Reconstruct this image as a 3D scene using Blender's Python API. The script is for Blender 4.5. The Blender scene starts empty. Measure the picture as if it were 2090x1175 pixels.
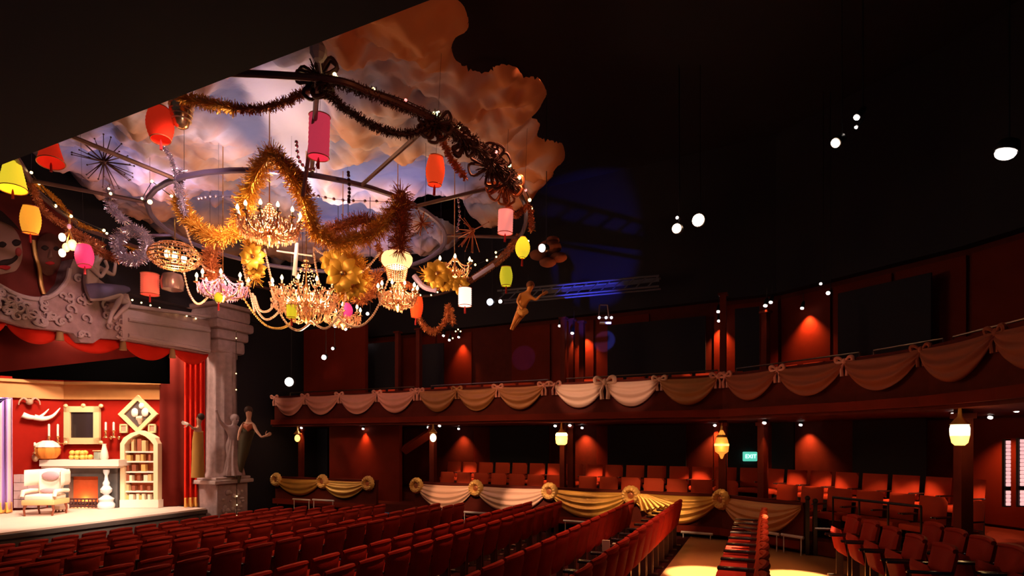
import bpy, bmesh, math, random
from mathutils import Vector, Matrix, noise
import numpy as np
rnd = random.Random(7)
SC = bpy.context.scene
COL = SC.collection
PI = math.pi

# ------------------------------------------------------------------ camera, world, exposure
H = 2.2                      # eye height above the aisle floor
F = 1200.0                   # focal length in pixels of a 2090 px wide frame
TH = math.radians(23.2)      # camera yawed towards the stage; room axes stay square
CT, ST = math.cos(TH), math.sin(TH)
cam = bpy.data.cameras.new('camera')
cam.sensor_width = 36.0
cam.lens = 36.0 * F / 2090.0
cam.shift_y = 310.5 / 2090.0
cam.clip_end = 200
cam_o = bpy.data.objects.new('camera', cam)
COL.objects.link(cam_o)
cam_o.location = (0, 0, H)
cam_o.rotation_euler = (PI / 2, 0, TH)
SC.camera = cam_o
SC.view_settings.view_transform = 'Standard'
SC.view_settings.look = 'None'
SC.view_settings.exposure = 0.0
SC.view_settings.gamma = 1.0
SC.view_settings.use_curve_mapping = False
W = bpy.data.worlds.new('world')
SC.world = W
W.use_nodes = True
W.node_tree.nodes['Background'].inputs[0].default_value = (0.62, 0.60, 0.85, 1)
W.node_tree.nodes['Background'].inputs[1].default_value = 0.045  # dim bluish fill, added; enters by the open side behind the camera
SC.cycles.max_bounces = 6
SC.cycles.diffuse_bounces = 3
SC.cycles.glossy_bounces = 3
SC.cycles.transparent_max_bounces = 10
SC.cycles.sample_clamp_indirect = 3.0
SC.cycles.caustics_reflective = False
SC.cycles.caustics_refractive = False


def P(px, py, d):
    """point of the room seen at pixel (px,py) at depth d metres"""
    a = (px - 1045) / F
    b = (898 - py) / F
    return Vector((d * (a * CT - ST), d * (a * ST + CT), H + b * d))


def PX(px, py, X):
    a = (px - 1045) / F
    return P(px, py, X / (a * CT - ST))


def PY(px, py, Y):
    a = (px - 1045) / F
    return P(px, py, Y / (a * ST + CT))


def PZ(px, py, Z):
    return P(px, py, (Z - H) / ((898 - py) / F))


def proj(v):
    d = -v[0] * ST + v[1] * CT
    a = (v[0] * CT + v[1] * ST) / d
    return 1045 + F * a, 898 - F * (v[2] - H) / d, d


# ------------------------------------------------------------------ lights
def aim(o, tgt):
    o.rotation_euler = (Vector(tgt) - o.location).to_track_quat('-Z', 'Y').to_euler()


def spot(loc, tgt, power, col, angle=40, blend=0.6, size=0.06):
    l = bpy.data.lights.new('spot_lamp', 'SPOT')
    l.energy = power
    l.color = col
    l.spot_size = math.radians(angle)
    l.spot_blend = blend
    l.shadow_soft_size = size
    o = bpy.data.objects.new('spot_lamp', l)
    COL.objects.link(o)
    o.location = loc
    aim(o, tgt)
    return o


def point(loc, power, col, size=0.05):
    l = bpy.data.lights.new('lamp_glow', 'POINT')
    l.energy = power
    l.color = col
    l.shadow_soft_size = size
    o = bpy.data.objects.new('lamp_glow', l)
    COL.objects.link(o)
    o.location = loc
    return o


def area(loc, tgt, power, col, size=1.0):
    l = bpy.data.lights.new('flood_lamp', 'AREA')
    l.energy = power
    l.color = col
    l.size = size
    o = bpy.data.objects.new('flood_lamp', l)
    COL.objects.link(o)
    o.location = loc
    aim(o, tgt)
    return o


ORG = (1.0, 0.42, 0.14)
LAV = (0.72, 0.60, 1.0)
# stage battens above the proscenium, warm white on the set
area((-15.9, 8.8, 5.35), (-18.2, 10.4, 1.0), 430, (1, .76, .58), 1.0)
area((-15.9, 11.2, 5.35), (-16.9, 11.8, .6), 150, (1, .78, .58), 0.7)
spot((-9.0, 5.6, 6.2), (-17.0, 9.4, 0.3), 4200, (1, .80, .64), 24, .6, .1)
spot((-9.0, 6.5, 6.2), (-16.2, 10.2, 0.25), 2600, (1, .76, .60), 22, .7, .1)
# front wash on the proscenium frame
spot((-6.5, 5.6, 6.6), (-14.8, 9.5, 5.3), 800, (1, .62, .62), 44, .8, .15)
spot((-6.0, 6.5, 5.0), (-15.0, 9.8, 4.6), 700, (1, .42, .34), 30, .8, .1)
spot((-7.5, 8.0, 6.2), (-14.8, 12.8, 3.2), 330, (1, .60, .56), 36, .8, .15)
# cloud ceiling: unseen lavender spots added at ring height, amber ones at its edge
spot((-9.4, 10.9, 6.7), (-9.3, 11.0, 8.5), 120, (1.0, .84, 1.0), 140, 1, .2)
spot((-9.4, 8.4, 6.7), (-9.2, 8.2, 8.5), 52, (.86, .74, 1.0), 140, 1, .2)
spot((-12.2, 8.6, 6.7), (-12.3, 8.8, 8.5), 95, LAV, 140, 1, .2)
spot((-7.6, 7.6, 6.7), (-7.7, 7.6, 8.5), 60, (.80, .66, 1.0), 115, 1, .2)
spot((-7.4, 11.4, 6.7), (-7.5, 11.6, 8.5), 80, (.88, .66, 1.0), 118, 1, .2)
spot((-10.4, 13.0, 6.7), (-10.4, 13.4, 8.5), 90, (.85, .62, 1.0), 145, 1, .2)
spot((-1.6, 5.0, 5.2), (-5.4, 9.0, 8.2), 95, (1, .30, .10), 75, .9, .2)
spot((-3.4, 13.2, 5.2), (-6.2, 11.0, 8.2), 75, (1, .30, .09), 75, .9, .2)
spot((-13.0, 12.6, 5.4), (-12.6, 9.6, 8.2), 120, (1, .36, .14), 80, .9, .2)
# house wash on the stalls
spot((-8.5, 11.0, 9.4), (-9.5, 9.0, 0), 1000, (1, .30, .14), 95, .9, .25)
spot((-3.0, 9.0, 9.4), (-4.2, 8.8, 0), 1500, (1, .32, .15), 70, .9, .2)
spot((-.6, 6.5, 9.0), (-1.3, 8.8, 0.9), 1100, (1, .40, .24), 34, .9, .15)
spot((3.4, 8.0, 7.8), (1.5, 9.0, 0.5), 25, (1, .16, .06), 45, .9, .15)
# unseen red spot added at the right to brighten the backs of the last rows
spot((3.0, 8.0, 5.6), (-.5, 9.4, 0.6), 520, (1, .36, .26), 32, .8, .1)
# aisle pools
spot((-1.0, 9.2, 9.4), (-.92, 10.15, 0.0), 30000, (1, .72, .42), 8.0, .35, .05)
spot((0.45, 9.6, 9.4), (0.48, 10.45, 0.0), 30000, (1, .72, .42), 7.5, .35, .05)
spot((-.2, 8.5, 9.4), (-.3, 11.0, 0.0), 1300, (1, .46, .18), 17, .9, .1)
# profile spots picking out the swags
spot((-5.0, 5.5, 6.2), (-7.9, 14.4, 0.65), 3000, (1, .58, .34), 9, .5, .05)
spot((-3.5, 5.5, 6.2), (-5.6, 14.2, 0.60), 4600, (1, .62, .40), 9, .6, .05)
spot((-1.8, 5.5, 6.2), (-2.6, 13.9, 0.60), 2860, (1, .58, .28), 15, .6, .05)
spot((-9.5, 6.5, 6.2), (-13.6, 14.8, 0.70), 1092, (1, .48, .16), 15, .7, .05)
spot((-3.0, 5.0, 6.4), (-4.3, 14.2, 3.35), 1820, (1, .66, .48), 7, .5, .05)
spot((-2.2, 5.0, 6.4), (-2.9, 14.1, 3.35), 1352, (1, .62, .46), 7, .6, .05)
spot((-8.0, 6.0, 6.4), (-12.0, 14.8, 3.35), 1092, (1, .42, .30), 24, .8, .05)
spot((-3.5, 6.0, 6.4), (-6.5, 14.5, 3.35), 520, (1, .46, .20), 20, .8, .05)
spot((-4.0, 4.8, 6.4), (1.0, 12.6, 3.4), 90, (1, .36, .18), 30, .8, .05)

# ------------------------------------------------------------------ materials
MATS = {}


def mat(name, col, rough=.6, metal=0.0, emis=0.0, ecol=None, bump=0.0, bscale=20.0, var=0.0,
        vscale=4.0, trans=0.0, sheen=0.0, alpha=1.0, coat=0.0, attr=None):
    if name in MATS:
        return MATS[name]
    m = bpy.data.materials.new(name)
    m.use_nodes = True
    nt = m.node_tree
    b = nt.nodes['Principled BSDF']
    b.inputs['Base Color'].default_value = (*col, 1)
    b.inputs['Roughness'].default_value = rough
    b.inputs['Metallic'].default_value = metal
    if name in ('unlit_band_black', 'black_paint'): b.inputs['Specular IOR Level'].default_value = 0.0 if name == 'unlit_band_black' else .2
    if rough >= .5 and not metal and name not in ('unlit_band_black', 'black_paint'): b.inputs['Specular IOR Level'].default_value = .04 if 'red' in name or 'scarlet' in name else .22
    if trans: b.inputs['Transmission Weight'].default_value = trans
    if sheen: b.inputs['Sheen Weight'].default_value = sheen
    if coat: b.inputs['Coat Weight'].default_value = coat
    if alpha < 1: b.inputs['Alpha'].default_value = alpha
    if emis:
        b.inputs['Emission Color'].default_value = (*(ecol or col), 1)
        b.inputs['Emission Strength'].default_value = emis
        try:
            m.cycles.emission_sampling = 'NONE'
        except Exception:
            pass
    tc = nt.nodes.new('ShaderNodeTexCoord')
    if attr:
        at = nt.nodes.new('ShaderNodeAttribute')
        at.attribute_name = attr
        nt.links.new(at.outputs['Color'], b.inputs['Base Color'])
    if var:
        n = nt.nodes.new('ShaderNodeTexNoise')
        n.inputs['Scale'].default_value = vscale
        n.inputs['Detail'].default_value = 5
        nt.links.new(tc.outputs['Object'], n.inputs['Vector'])
        mx = nt.nodes.new('ShaderNodeMix')
        mx.data_type = 'RGBA'
        mx.inputs['A'].default_value = (*[c * (1 - var) for c in col], 1)
        mx.inputs['B'].default_value = (*[min(1, c * (1 + var)) for c in col], 1)
        nt.links.new(n.outputs['Fac'], mx.inputs['Factor'])
        nt.links.new(mx.outputs['Result'], b.inputs['Base Color'])
    if bump:
        n = nt.nodes.new('ShaderNodeTexNoise')
        n.inputs['Scale'].default_value = bscale
        n.inputs['Detail'].default_value = 4
        nt.links.new(tc.outputs['Object'], n.inputs['Vector'])
        bp = nt.nodes.new('ShaderNodeBump')
        bp.inputs['Strength'].default_value = bump
        bp.inputs['Distance'].default_value = .02
        nt.links.new(n.outputs['Fac'], bp.inputs['Height'])
        nt.links.new(bp.outputs['Normal'], b.inputs['Normal'])
    MATS[name] = m
    return m


def lin(r, g, b):
    f = lambda c: (c / 255 / 12.92) if c / 255 < .04045 else ((c / 255 + .055) / 1.055) ** 2.4
    return (f(r), f(g), f(b))


M_black = mat('black_paint', (.030, .024, .030), .9)
M_blackmetal = mat('black_metal', (.015, .013, .014), .35, .3)
M_redwall = mat('dark_red_panelling', (.17, .019, .009), .55, bump=.15, bscale=8, var=.25, vscale=2)
M_redwood = mat('dark_red_woodwork', (.11, .018, .012), .65, var=.25, vscale=5)
M_velvet = mat('red_velvet', (.42, .035, .022), .55, bump=.2, bscale=60, var=.15, vscale=8)
M_velvetd = mat('deep_red_velvet', (.12, .012, .008), .8, var=.15)
M_boxseat = mat('orange_red_upholstery', (.46, .055, .022), .55, bump=.15, bscale=50, var=.12)
M_floor = mat('tan_lino', (.48, .22, .08), .38, bump=.05, bscale=5, var=.15, vscale=1.2)
M_carpet = mat('dark_red_carpet', (.045, .010, .009), .95, bump=.3, bscale=90, var=.3)
M_arm = mat('polished_black_armrest', (.03, .02, .02), .25, coat=.6)
M_steel = mat('steel_post', (.35, .25, .18), .3, .9)
M_gold = mat('gold_paint', (.75, .42, .12), .38, .5, bump=.2, bscale=30)
M_goldleaf = mat('pale_gold_frame', (.92, .62, .30), .45, .1, bump=.25, bscale=40)
M_plaster = mat('mauve_grey_plaster', (.42, .27, .26), .8, bump=.5, bscale=9, var=.35, vscale=7)
M_plaster2 = mat('pale_mauve_moulding', (.55, .40, .38), .8, bump=.2, bscale=9, var=.15, vscale=5)
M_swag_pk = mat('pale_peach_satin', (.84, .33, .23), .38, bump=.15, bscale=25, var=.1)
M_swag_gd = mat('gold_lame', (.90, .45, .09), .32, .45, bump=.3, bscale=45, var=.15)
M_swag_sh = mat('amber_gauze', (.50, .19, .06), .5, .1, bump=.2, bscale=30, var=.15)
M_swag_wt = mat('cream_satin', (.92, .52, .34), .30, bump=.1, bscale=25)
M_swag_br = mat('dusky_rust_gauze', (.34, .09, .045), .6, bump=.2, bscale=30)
M_bulb = mat('lit_bulb', (1, .9, .7), .4, emis=14, ecol=(1, .82, .55))
M_bulbw = mat('white_lamp_lens', (1, 1, 1), .4, emis=12, ecol=(1, .88, .78))
M_bulbo = mat('warm_lamp_lens', (1, .8, .6), .4, emis=12, ecol=(1, .66, .42))
M_bulbb = mat('cool_lamp_lens', (.8, .85, 1), .4, emis=4, ecol=(.72, .78, 1))
M_flame = mat('candle_bulb', (1, .8, .5), .4, emis=9, ecol=(1, .70, .36))
M_fairy = mat('fairy_bulb', (1, .8, .4), .4, emis=5, ecol=(1, .72, .30))
M_fairyr = mat('red_fairy_bulb', (1, .3, .3), .4, emis=3, ecol=(1, .22, .20))
M_fairyg = mat('green_fairy_bulb', (.5, .9, .5), .4, emis=2.5, ecol=(.55, .95, .5))
M_crystal = mat('crystal_drop', (1.0, .50, .28), .5, .0, coat=.3)
M_crystalp = mat('lilac_crystal', (.85, .50, .80), .5, .0, coat=.3)
M_brass = mat('brass', (.85, .50, .22), .25, .9)
M_pearl = mat('pearl_beads', (.90, .55, .40), .25, .2, coat=.5)
M_tins_g = mat('gold_tinsel', (.95, .45, .05), .35, .45)
M_tins_b = mat('bronze_tinsel', (.55, .17, .06), .38, .45)
M_tins_d = mat('dark_tinsel', (.07, .022, .018), .55, .2)
M_tins_s = mat('silver_tinsel', (.75, .62, .72), .25, .8)
M_ringmetal = mat('painted_hoop_metal', (.13, .06, .055), .4, .3)
M_gilt = mat('gilt_figure', (.62, .22, .045), .5, .2)
M_skin = mat('painted_skin', (.55, .28, .18), .6)
M_white = mat('cream_gloss_paint', (.92, .80, .66), .4)
M_set_red = mat('set_red_wallpaper', (.30, .012, .006), .7, var=.12, vscale=6)
M_stagefl = mat('stage_boards', (.80, .55, .44), .5, var=.1, vscale=2)


# ------------------------------------------------------------------ mesh helpers
class MB:
    def __init__(s):
        s.v = []
        s.f = []

    def add(s, vs, fs, M=None):
        o = len(s.v)
        s.v += [(M @ Vector(v)) if M else Vector(v) for v in vs]
        s.f += [tuple(i + o for i in f) for f in fs]
        return s

    def box(s, c, size, rz=0.0, M=None):
        x, y, z = [k / 2 for k in size]
        vs = [(-x, -y, -z), (x, -y, -z), (x, y, -z), (-x, y, -z), (-x, -y, z), (x, -y, z), (x, y, z), (-x, y, z)]
        fs = [(0, 3, 2, 1), (4, 5, 6, 7), (0, 1, 5, 4), (1, 2, 6, 5), (2, 3, 7, 6), (3, 0, 4, 7)]
        T = Matrix.Translation(c) @ Matrix.Rotation(rz, 4, 'Z')
        return s.add(vs, fs, (M @ T) if M else T)

    def rbox(s, c, size, r=.02, seg=2, M=None, rz=0.0):
        bm = bmesh.new()
        bmesh.ops.create_cube(bm, size=1)
        bmesh.ops.scale(bm, vec=size, verts=bm.verts)
        bmesh.ops.bevel(bm, geom=bm.edges[:], offset=r, segments=seg, affect='EDGES', profile=.5)
        T = Matrix.Translation(c) @ Matrix.Rotation(rz, 4, 'Z')
        vs = [v.co.copy() for v in bm.verts]
        bm.verts.index_update()
        fs = [tuple(v.index for v in f.verts) for f in bm.faces]
        bm.free()
        return s.add(vs, fs, (M @ T) if M else T)

    def tube(s, pts, r, n=8, closed=False, cap=True, M=None):
        pts = [Vector(p) for p in pts]
        N = len(pts)
        rr = r if isinstance(r, (list, tuple)) else [r] * N
        vs, fs = [], []
        up = Vector((0, 0, 1))
        prev = None
        for i, p in enumerate(pts):
            if closed:
                t = pts[(i + 1) % N] - pts[i - 1]
            else:
                t = pts[min(i + 1, N - 1)] - pts[max(i - 1, 0)]
            if t.length < 1e-9: t = Vector((0, 0, 1))
            t.normalize()
            if prev is None:
                u = t.cross(up)
                if u.length < .05: u = t.cross(Vector((1, 0, 0)))
            else:
                u = prev - t * prev.dot(t)
            u.normalize()
            prev = u
            w = t.cross(u)
            for k in range(n):
                a = 2 * PI * k / n
                vs.append(p + (u * math.cos(a) + w * math.sin(a)) * rr[i])
        for i in range(N if closed else N - 1):
            j = (i + 1) % N
            for k in range(n):
                fs.append((i * n + k, i * n + (k + 1) % n, j * n + (k + 1) % n, j * n + k))
        if cap and not closed:
            fs.append(tuple(reversed(range(n))))
            fs.append(tuple((N - 1) * n + k for k in range(n)))
        return s.add(vs, fs, M)

    def lathe(s, prof, n=16, c=(0, 0, 0), M=None, wob=0, wn=6, cap=True):
        vs, fs = [], []
        for (r, z) in prof:
            for k in range(n):
                a = 2 * PI * k / n
                q = r * (1 + wob * math.cos(wn * a))
                vs.append((q * math.cos(a), q * math.sin(a), z))
        for i in range(len(prof) - 1):
            for k in range(n):
                fs.append((i * n + k, i * n + (k + 1) % n, (i + 1) * n + (k + 1) % n, (i + 1) * n + k))
        if cap:
            fs.append(tuple(reversed(range(n))))
            fs.append(tuple((len(prof) - 1) * n + k for k in range(n)))
        T = Matrix.Translation(c)
        return s.add(vs, fs, (M @ T) if M else T)

    def ball(s, c, r, n=8, m=6, M=None):
        if not isinstance(r, (tuple, list)): r = (r, r, r)
        vs = [(0, 0, -1)]
        fs = []
        for i in range(1, m):
            a = -PI / 2 + PI * i / m
            for k in range(n):
                b = 2 * PI * k / n
                vs.append((math.cos(a) * math.cos(b), math.cos(a) * math.sin(b), math.sin(a)))
        vs.append((0, 0, 1))
        for k in range(n):
            fs.append((0, 1 + (k + 1) % n, 1 + k))
            fs.append((len(vs) - 1, 1 + (m - 2) * n + k, 1 + (m - 2) * n + (k + 1) % n))
        for i in range(m - 2):
            for k in range(n):
                a = 1 + i * n
                fs.append((a + k, a + (k + 1) % n, a + n + (k + 1) % n, a + n + k))
        T = Matrix.Translation(c) @ Matrix.Diagonal((*r, 1))
        return s.add(vs, fs, (M @ T) if M else T)

    def prism(s, pts, vec, M=None):
        """closed outline pts extruded by vec"""
        n = len(pts)
        a = [Vector(p) for p in pts]
        b = [p + Vector(vec) for p in a]
        fs = [tuple(range(n)), tuple(reversed(range(n, 2 * n)))]
        for i in range(n):
            j = (i + 1) % n
            fs.append((i, i + n, j + n, j))
        return s.add(a + b, fs, M)

    def grid(s, fn, nu, nv, M=None, thick=None):
        vs = [Vector(fn(i / nu, j / nv)) for j in range(nv + 1) for i in range(nu + 1)]
        fs = []
        for j in range(nv):
            for i in range(nu):
                a = j * (nu + 1) + i
                fs.append((a, a + 1, a + nu + 2, a + nu + 1))
        return s.add(vs, fs, M)

    def build(s, name, m, parent=None, smooth=True, recenter=None):
        me = bpy.data.meshes.new(name)
        off = Vector((0, 0, 0))
        if recenter is None: recenter = parent is None
        if recenter and s.v:
            xs = [v[0] for v in s.v]; ys = [v[1] for v in s.v]; zs = [v[2] for v in s.v]
            off = Vector(((min(xs) + max(xs)) / 2, (min(ys) + max(ys)) / 2, min(zs)))
        me.from_pydata([tuple(v - off) for v in s.v], [], s.f)
        bm = bmesh.new()
        bm.from_mesh(me)
        bmesh.ops.recalc_face_normals(bm, faces=bm.faces)
        bm.to_mesh(me)
        bm.free()
        if m: me.materials.append(m)
        o = bpy.data.objects.new(name, me)
        COL.objects.link(o)
        o.location = off
        if smooth:
            me.shade_smooth()
            try:
                me.set_sharp_from_angle(angle=math.radians(40))
            except Exception:
                pass
        if parent: o.parent = parent
        return o


def tag(o, label, cat, group=None):
    o['label'] = label
    o['category'] = cat
    if group: o['group'] = group
    return o


def thing(name, label, cat, loc=(0, 0, 0), rz=0.0, group=None):
    o = bpy.data.objects.new(name, None)
    COL.objects.link(o)
    o.location = loc
    o.rotation_euler = (0, 0, rz)
    return tag(o, label, cat, group)


def struct(o):
    o['kind'] = 'structure'
    return o


def dup(root, loc=None, rz=None, label=None, group=None, scale=None):
    r = root.copy()
    COL.objects.link(r)
    if loc is not None: r.location = loc
    if rz is not None: r.rotation_euler = (0, 0, rz)
    if scale is not None: r.scale = (scale,) * 3
    if label: r['label'] = label
    if group: r['group'] = group
    for ch in list(root.children):
        c = ch.copy()
        COL.objects.link(c)
        c.parent = r
        for g in list(ch.children):
            k = g.copy()
            COL.objects.link(k)
            k.parent = c
    return r


def child_copy(o, parent, loc=None, rz=None):
    c = o.copy()
    COL.objects.link(c)
    c.parent = parent
    if loc is not None: c.location = loc
    if rz is not None: c.rotation_euler = (0, 0, rz)
    for g in list(o.children):
        k = g.copy()
        COL.objects.link(k)
        k.parent = c
    return c


def smooth_path(pts, n=8, closed=False):
    """Catmull-Rom through pts"""
    pts = [Vector(p) for p in pts]
    N = len(pts)
    out = []
    for i in range(N if closed else N - 1):
        if closed:
            p0, p1, p2, p3 = pts[i - 1], pts[i], pts[(i + 1) % N], pts[(i + 2) % N]
        else:
            p0, p1, p2, p3 = pts[max(i - 1, 0)], pts[i], pts[i + 1], pts[min(i + 2, N - 1)]
        for k in range(n):
            t = k / n
            out.append(.5 * ((2 * p1) + (p2 - p0) * t + (2 * p0 - 5 * p1 + 4 * p2 - p3) * t * t + (3 * p1 - p0 - 3 * p2 + p3) * t ** 3))
    if not closed: out.append(pts[-1])
    return out


ORD = ['first', 'second', 'third', 'fourth', 'fifth', 'sixth', 'seventh', 'eighth', 'ninth', 'tenth', 'eleventh',
       'twelfth', 'thirteenth', 'fourteenth', 'fifteenth', 'sixteenth', 'seventeenth', 'eighteenth', 'nineteenth', 'twentieth'] + ['twenty-' + w for w in ('first', 'second', 'third', 'fourth', 'fifth', 'sixth', 'seventh', 'eighth', 'ninth')] + ['thirtieth'] + ['thirty-' + w for w in ('first', 'second', 'third', 'fourth', 'fifth', 'sixth', 'seventh', 'eighth', 'ninth')] + ['fortieth']

# ================================================================== THE ROOM
def fl(x):
    return .065 * (x + 1.7) if x < -1.7 else 0.0


b = MB()
b.add([(-1.55, 2, -.001), (9, 2, -.001), (9, 20, -.001), (-1.55, 20, -.001)], [(0, 1, 2, 3)])
b.add([(-1.55, 2, -.3), (9, 2, -.3), (9, 20, -.3), (-1.55, 20, -.3)], [(0, 1, 2, 3)])
struct(b.build('floor', M_floor))
b = MB()
b.add([(-1.7, 2, 0), (-1.55, 2, 0), (-1.55, 20, 0), (-1.7, 20, 0), (-15.4, 2, fl(-15.4)), (-15.4, 20, fl(-15.4))],
      [(0, 1, 2, 3), (4, 0, 3, 5)])
o = struct(b.build('stalls_floor', M_carpet, smooth=False)); o.name = 'floor.001'
b = MB(); b.box((-6, 9, 10.2), (34, 24, .2)); struct(b.build('ceiling', M_black))
# black soffit of the side gallery that cuts across the top left of the view
b = MB(); b.prism([(-25, 5.33, 6.0), (8, 3.94, 6.0), (8, -5, 6.0), (-25, -5, 6.0)], (0, 0, .6)); struct(b.build('ceiling_soffit', M_black, smooth=False)).name = 'trim_1'
b = MB(); b.box((-6, 20.2, 5), (30, .3, 10.4)); struct(b.build('wall_far', M_black))
b = MB(); b.box((9.2, 10, 5), (.3, 20, 10.4)); struct(b.build('wall_right', M_black))
# wall between the proscenium and the first box, and above the proscenium
b = MB()
b.box((-15.75, 16.9, 4.6), (.3, 7.0, 11.2))
b.box((-15.95, 9, 7.9), (.3, 22, 4.5))
struct(b.build('wall_stage', M_black))

# ------------------------------------------------------------------ galleries
NODE_UP = [(-15.1, 15.0), (-9.3, 14.66), (-5.02, 14.3), (-.85, 13.87), (1.5, 12.0), (2.35, 10.96), (2.9, 9.5), (3.3, 7.6)]


def poly_pt(t, nodes=NODE_UP, off=0.0):
    """point at arc length t along the front line, pushed back by off"""
    acc = 0
    for i in range(len(nodes) - 1):
        p, q = Vector(nodes[i]), Vector(nodes[i + 1])
        L = (q - p).length
        if t <= acc + L or i == len(nodes) - 2:
            u = (q - p) / L
            nrm = Vector((-u.y, u.x))
            return p + u * (t - acc) + nrm * off, math.atan2(u.y, u.x)
        acc += L


def off_nodes(off, nodes=NODE_UP):
    out = []
    n = len(nodes)
    for i in range(n):
        p = Vector(nodes[i])
        us = []
        if i > 0: us.append((p - Vector(nodes[i - 1])).normalized())
        if i < n - 1: us.append((Vector(nodes[i + 1]) - p).normalized())
        ns = [Vector((-u.y, u.x)) for u in us]
        m = sum(ns, Vector((0, 0)))
        m.normalize()
        out.append(p + m * (off / max(.3, m.dot(ns[0]))))
    return out


def ribbon(offa, offb, z0, z1, i0=0, i1=None, nodes=NODE_UP, mb=None):
    A, B = off_nodes(offa, nodes), off_nodes(offb, nodes)
    if i1 is None: i1 = len(nodes) - 1
    mb = mb or MB()
    for i in range(i0, i1):
        a0, a1, b0, b1 = A[i], A[i + 1], B[i], B[i + 1]
        vs = [(*a0, z0), (*a1, z0), (*b1, z0), (*b0, z0), (*a0, z1), (*a1, z1), (*b1, z1), (*b0, z1)]
        mb.add(vs, [(0, 3, 2, 1), (4, 5, 6, 7), (0, 1, 5, 4), (1, 2, 6, 5), (2, 3, 7, 6), (3, 0, 4, 7)])
    return mb


g = thing('upper_gallery', 'dark red upper gallery front running along the far side', 'balcony')
g['kind'] = 'structure'
ribbon(0, .10, 2.86, 3.62).build('parapet', M_redwood, g, smooth=False)
ribbon(-.10, 3.2, 2.66, 2.84).build('gallery_floor', M_redwood, g, smooth=False)
ribbon(-.16, -.06, 2.72, 2.88).build('edge_moulding', M_redwall, g, smooth=False)
ribbon(-.03, .13, 3.60, 3.66).build('cap_rail', M_redwood, g, smooth=False)
for (xa, i) in [(0, 0), (0, 1), (0, 2), (0, 3), (0, 4), (0, 5), (0, 6)]:
    A = off_nodes(.35)
    p, q = A[i].lerp(A[i + 1], .06), A[i].lerp(A[i + 1], .94)
    mb = MB()
    mb.tube([(*p, 3.62), (*p, 3.80), (*q, 3.80), (*q, 3.62)], .018, 6)
    mb.build('handrail', M_steel, g)

# lower tier nodes: two boxes and the platform on the right
def node_px(px, off=0.0):
    """front line point under pixel column px"""
    a = (px - 1045) / F
    dx, dy = a * CT - ST, a * ST + CT
    nodes = off_nodes(off)
    best = None
    for i in range(len(nodes) - 1):
        p, q = nodes[i], nodes[i + 1]
        ex, ey = q.x - p.x, q.y - p.y
        det = dx * (-ey) - dy * (-ex)
        if abs(det) < 1e-9: continue
        d = (p.x * (-ey) - p.y * (-ex)) / det
        t = (dx * p.y - dy * p.x) / det
        lo = -3 if i == 0 else -.001
        hi = 2.5 if i == len(nodes) - 2 else 1.001
        if lo <= t <= hi and d > 0: best = (Vector((d * dx, d * dy)), math.atan2(ey, ex))
    return best


def lower_box(pxs, name, label):
    r = thing(name, label, 'balcony')
    r['kind'] = 'structure'
    pts = [tuple(node_px(p)[0]) for p in pxs]
    ribbon(0, .10, .24, .95, nodes=pts).build('parapet', M_redwood, r, smooth=False)
    ribbon(-.03, .13, .93, .99, nodes=pts).build('cap_rail', M_redwood, r, smooth=False)
    ribbon(-.12, .03, .10, .26, nodes=pts).build('kick_step', M_redwall, r, smooth=False)
    return pts


lower_box([562, 768], 'lower_box_front', 'dark red front of the small lower box beside the stage')
lower_box([846, 1125, 1474, 1640], 'lower_box_front', 'long dark red front of the lower boxes facing the stalls')
ribbon(.10, 1.15, .02, .28).build('trim_2', M_redwood, smooth=False)['kind'] = 'structure'
ribbon(1.15, 3.2, .02, .55).build('trim_3', M_redwood, smooth=False)['kind'] = 'structure'

# back wall of the galleries: dark red panelling as separate panels
wl = struct(ribbon(3.2, 3.35, 0, 6.3).build('wall_back', M_redwood, smooth=False))
A = off_nodes(3.14)
for (z0, z1) in ((.57, 2.64), (2.86, 5.9)):
    for i in range(len(A) - 1):
        L = (A[i + 1] - A[i]).length
        k = max(1, round(L / 1.5))
        for j in range(k):
            if rnd.random() < .12: continue
            p, q = A[i].lerp(A[i + 1], (j + .03) / k), A[i].lerp(A[i + 1], (j + .97) / k)
            u = (q - p).normalized(); nn = Vector((-u.y, u.x)) * .05
            mb = MB()
            mb.prism([(p.x, p.y, z0 + .03), (q.x, q.y, z0 + .03), (q.x, q.y, z1 - .03), (p.x, p.y, z1 - .03)], (nn.x, nn.y, 0))
            mb.build('wall_panel', M_redwall, wl, smooth=False, recenter=False)
            wlp = bpy.data.objects[-1] if False else None
# panels are children of the wall, whose origin was recentred
for c in wl.children:
    c.location = -wl.location
# dark upper frieze above the gallery back wall
struct(ribbon(2.9, 3.4, 6.0, 10.2).build('trim_4', M_black, smooth=False))

# a red partition flat projecting behind the little box, and the dark openings either side
mb = MB()
p, q = node_px(672, .75)[0], node_px(815, .75)[0]
u = (q - p).normalized(); nn = Vector((-u.y, u.x)) * .15
mb.prism([(p.x, p.y, 0), (q.x, q.y, 0), (q.x, q.y, 2.66), (p.x, p.y, 2.66)], (nn.x, nn.y, 0))
struct(mb.build('wall_partition', M_redwall, smooth=False))
mb = MB()
p, q = node_px(620, .9)[0], node_px(745, .9)[0]
mb.prism([(p.x, p.y, 2.84), (q.x, q.y, 2.84), (q.x, q.y, 6.0), (p.x, p.y, 6.0)], (nn.x, nn.y, 0))
struct(mb.build('wall_partition', M_redwall, smooth=False))
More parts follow.
